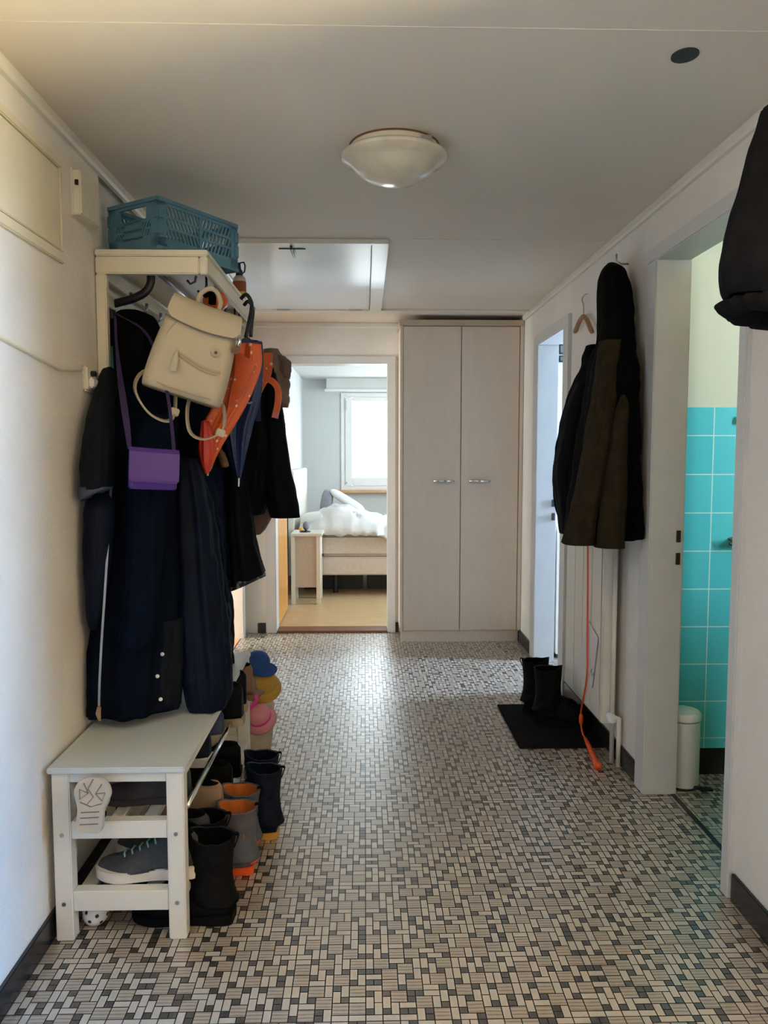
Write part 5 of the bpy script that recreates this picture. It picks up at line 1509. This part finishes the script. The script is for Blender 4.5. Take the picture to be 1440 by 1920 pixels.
# ------------------------------------------------------------------ kitchen glimpse
t = thing('picture_frame', 'dark framed print high on the wall beyond the far right doorway', 'picture', (1.2801, 4.99, 1.9542))
for a, b_ in [((1.2511, 4.985, 1.9569), (1.3055, 4.999, 2.02)), ((1.252, 4.985, 1.906), (1.3068, 4.999, 1.9486))]:
    f_ = obj('frame', MB().box(a, b_), 'black_plastic', t, 0.003)
    obj('print', MB().box((a[0] + 0.01, a[1] - 0.002, a[2] + 0.01), (b_[0] - 0.01, a[1] + 0.002, b_[2] - 0.01)), 'picture', f_)
t = thing('kitchen_cabinet', 'white low cabinet just inside the far right doorway', 'cabinet', (1.5, 4.9, 0))
obj('body', MB().box((1.225, 4.84, 0.03), (1.9, 4.998, 0.86)), 'white_lacquer', t, 0.004)
obj('plinth', MB().box((1.23, 4.86, 0.0), (1.9, 4.998, 0.03)), 'black_base', t)

# ------------------------------------------------------------------ bedroom contents
t = thing('nightstand', 'white bedside table between the open wooden door and the bed', 'nightstand', (-0.5, 6.85, 0))
b = MB()
b.box((-0.645, 6.70, 0.145), (-0.40, 6.98, 0.60))
obj('body', b, 'bed_fabric', t, 0.003)
obj('top', MB().box((-0.648, 6.66, 0.60), (-0.372, 7.0, 0.625)), 'white_lacquer', t, 0.004)
for x in (-0.645, -0.425):
    for y in (6.67, 6.955):
        obj('leg', MB().box((x, y, 0.0), (x + 0.035, y + 0.035, 0.60)), 'white_lacquer', t, 0.003)
dw = obj('drawer', MB().box((-0.40, 6.71, 0.40), (-0.388, 6.95, 0.585)), 'white_lacquer', t, 0.002)
obj('knob', MB().ball((-0.372, 6.80, 0.42), 0.012, 12, 8), 'black_plastic', dw)
t = thing('table_ornament', 'small grey, black and amber ornament standing on the bedside table', 'ornament', (-0.56, 6.8, 0.625))
obj('base', MB().lathe([(0.001, 0), (0.05, 0), (0.05, 0.006), (0.03, 0.012), (0.001, 0.014)], (-0.53, 6.80, 0.625), 24), 'black_plastic', t, smooth='auto')
obj('head', MB().ball((-0.525, 6.84, 0.675), (0.03, 0.04, 0.04), 16, 10), 'grey_fabric', t, smooth=True)
obj('ring', MB().ball((-0.565, 6.78, 0.65), (0.022, 0.02, 0.014), 12, 8), 'bird_yellow', t, smooth=True, label='amber end')

t = thing('bed', 'beige upholstered box bed with white headboard in the bedroom', 'bed', (0.4, 7.8, 0))
obj('base', MB().box((-0.63, 7.03, 0.20), (1.42, 8.6, 0.368)), 'bed_fabric', t, 0.012)
obj('mattress', MB().box((-0.63, 7.03, 0.372), (1.42, 8.6, 0.58)), 'bed_fabric', t, 0.03, seg=4)
obj('headboard', MB().box((-0.70, 7.0, 0.2), (-0.645, 8.62, 1.16)), 'white_lacquer', t, 0.008)
for x in (-0.28, 1.2):
    for y in (7.25, 8.4):
        obj('leg', MB().tube([(x, y, 0), (x, y, 0.2)], 0.022, 14), 'black_plastic', t)


for k, (xa, xb, lab) in enumerate(((-0.60, -0.02, 'dark box added to shade under the bed behind the bedside table'), (0.02, 0.66, 'dark box added to shade under the middle of the bed'))):
    t = thing('underbed_shade_box', lab, 'box', ((xa + xb) / 2, 7.75, 0))  # added blocks that keep the space under the bed dark
    obj('body', MB().box((xa, 7.42, 0.001), (xb, 8.3, 0.165)), 'dark_plastic', t, 0.01)
    obj('lid', MB().box((xa - 0.004, 7.415, 0.166), (xb + 0.004, 8.305, 0.18)), 'dark_plastic', t, 0.004)


def duvet_top(u, v):
    x = -0.60 + 2.05 * u
    y = 7.0 + 1.3 * v
    hump = 0.17 * math.exp(-((u - 0.17) / 0.14) ** 2)
    q = noise.noise(Vector((u * 14 + 2 * noise.noise(Vector((u * 5, v * 5, 3))), v * 9, 1)))
    z = 0.645 + hump * (0.5 + 0.5 * sin(pi * min(1, v * 1.3 + 0.15))) + 0.085 * (0.3 - abs(q)) + 0.02 * noise.noise(Vector((u * 30, v * 20, 4)))
    edge = min(1.0, v / 0.10)
    z -= (0.065 + 0.09 * u + hump * 0.7) * (1 - edge) ** 2
    y -= 0.03 * (1 - edge)
    return x, y, z


du = MB()
NU, NV = 70, 44
up_ = [[duvet_top(i / NU, j / NV) for j in range(NV + 1)] for i in range(NU + 1)]
n0 = len(du.v)
for sgn in (0, 1):
    for i in range(NU + 1):
        for j in range(NV + 1):
            x, y, z = up_[i][j]
            du.v.append((x, y + 0.01 * sgn, z if not sgn else max(0.581, min(z - 0.03, z))))
idx = lambda s, i, j: s * (NU + 1) * (NV + 1) + i * (NV + 1) + j
for i in range(NU):
    for j in range(NV):
        du.face((idx(0, i, j), idx(0, i + 1, j), idx(0, i + 1, j + 1), idx(0, i, j + 1)))
        du.face((idx(1, i, j), idx(1, i, j + 1), idx(1, i + 1, j + 1), idx(1, i + 1, j)))
for i in range(NU):
    du.face((idx(0, i, 0), idx(1, i, 0), idx(1, i + 1, 0), idx(0, i + 1, 0)))
    du.face((idx(0, i, NV), idx(0, i + 1, NV), idx(1, i + 1, NV), idx(1, i, NV)))
for j in range(NV):
    du.face((idx(0, 0, j), idx(0, 0, j + 1), idx(1, 0, j + 1), idx(1, 0, j)))
    du.face((idx(0, NU, j), idx(1, NU, j), idx(1, NU, j + 1), idx(0, NU, j + 1)))
tag(obj('duvet', du, 'bedding', smooth=True), 'rumpled white duvet heaped on the bed', 'duvet')


def pillow(name, label, c, size, rot, matname):
    t = MB()
    n = 24
    out = []
    for i in range(n + 1):
        a = -pi / 2 + pi * i / n
        ring = []
        for j in range(36):
            b = 2 * pi * j / 36
            ex = 0.45
            f = lambda q: math.copysign(abs(q) ** ex, q)
            ring.append((size[0] / 2 * f(cos(b)) * max(cos(a), 0.01) ** 0.5, size[1] / 2 * f(sin(b)) * max(cos(a), 0.01) ** 0.5, size[2] / 2 * sin(a)))
        out.append(ring)
    t.rings(out)
    t.move(Matrix.Translation(c) @ rot)
    return tag(obj(name, t, matname, smooth=True), label, 'pillow')


pillow('pillow', 'dark grey pillow propped against the far side of the bed head', (-0.42, 8.42, 0.775), (0.13, 0.30, 0.30), Matrix.Rotation(R(8), 4, 'Y'), 'grey_fabric')
pillow('pillow', 'cream pillow leaning beside the dark grey pillow', (-0.19, 8.42, 0.80), (0.44, 0.30, 0.09), Matrix.Rotation(R(32), 4, 'Y'), 'bedding')
pillow('pillow', 'white pillow squeezed under the duvet next to the bedside table', (-0.47, 7.22, 0.70), (0.26, 0.36, 0.14), Matrix.Rotation(R(-6), 4, 'Y'), 'bedding')
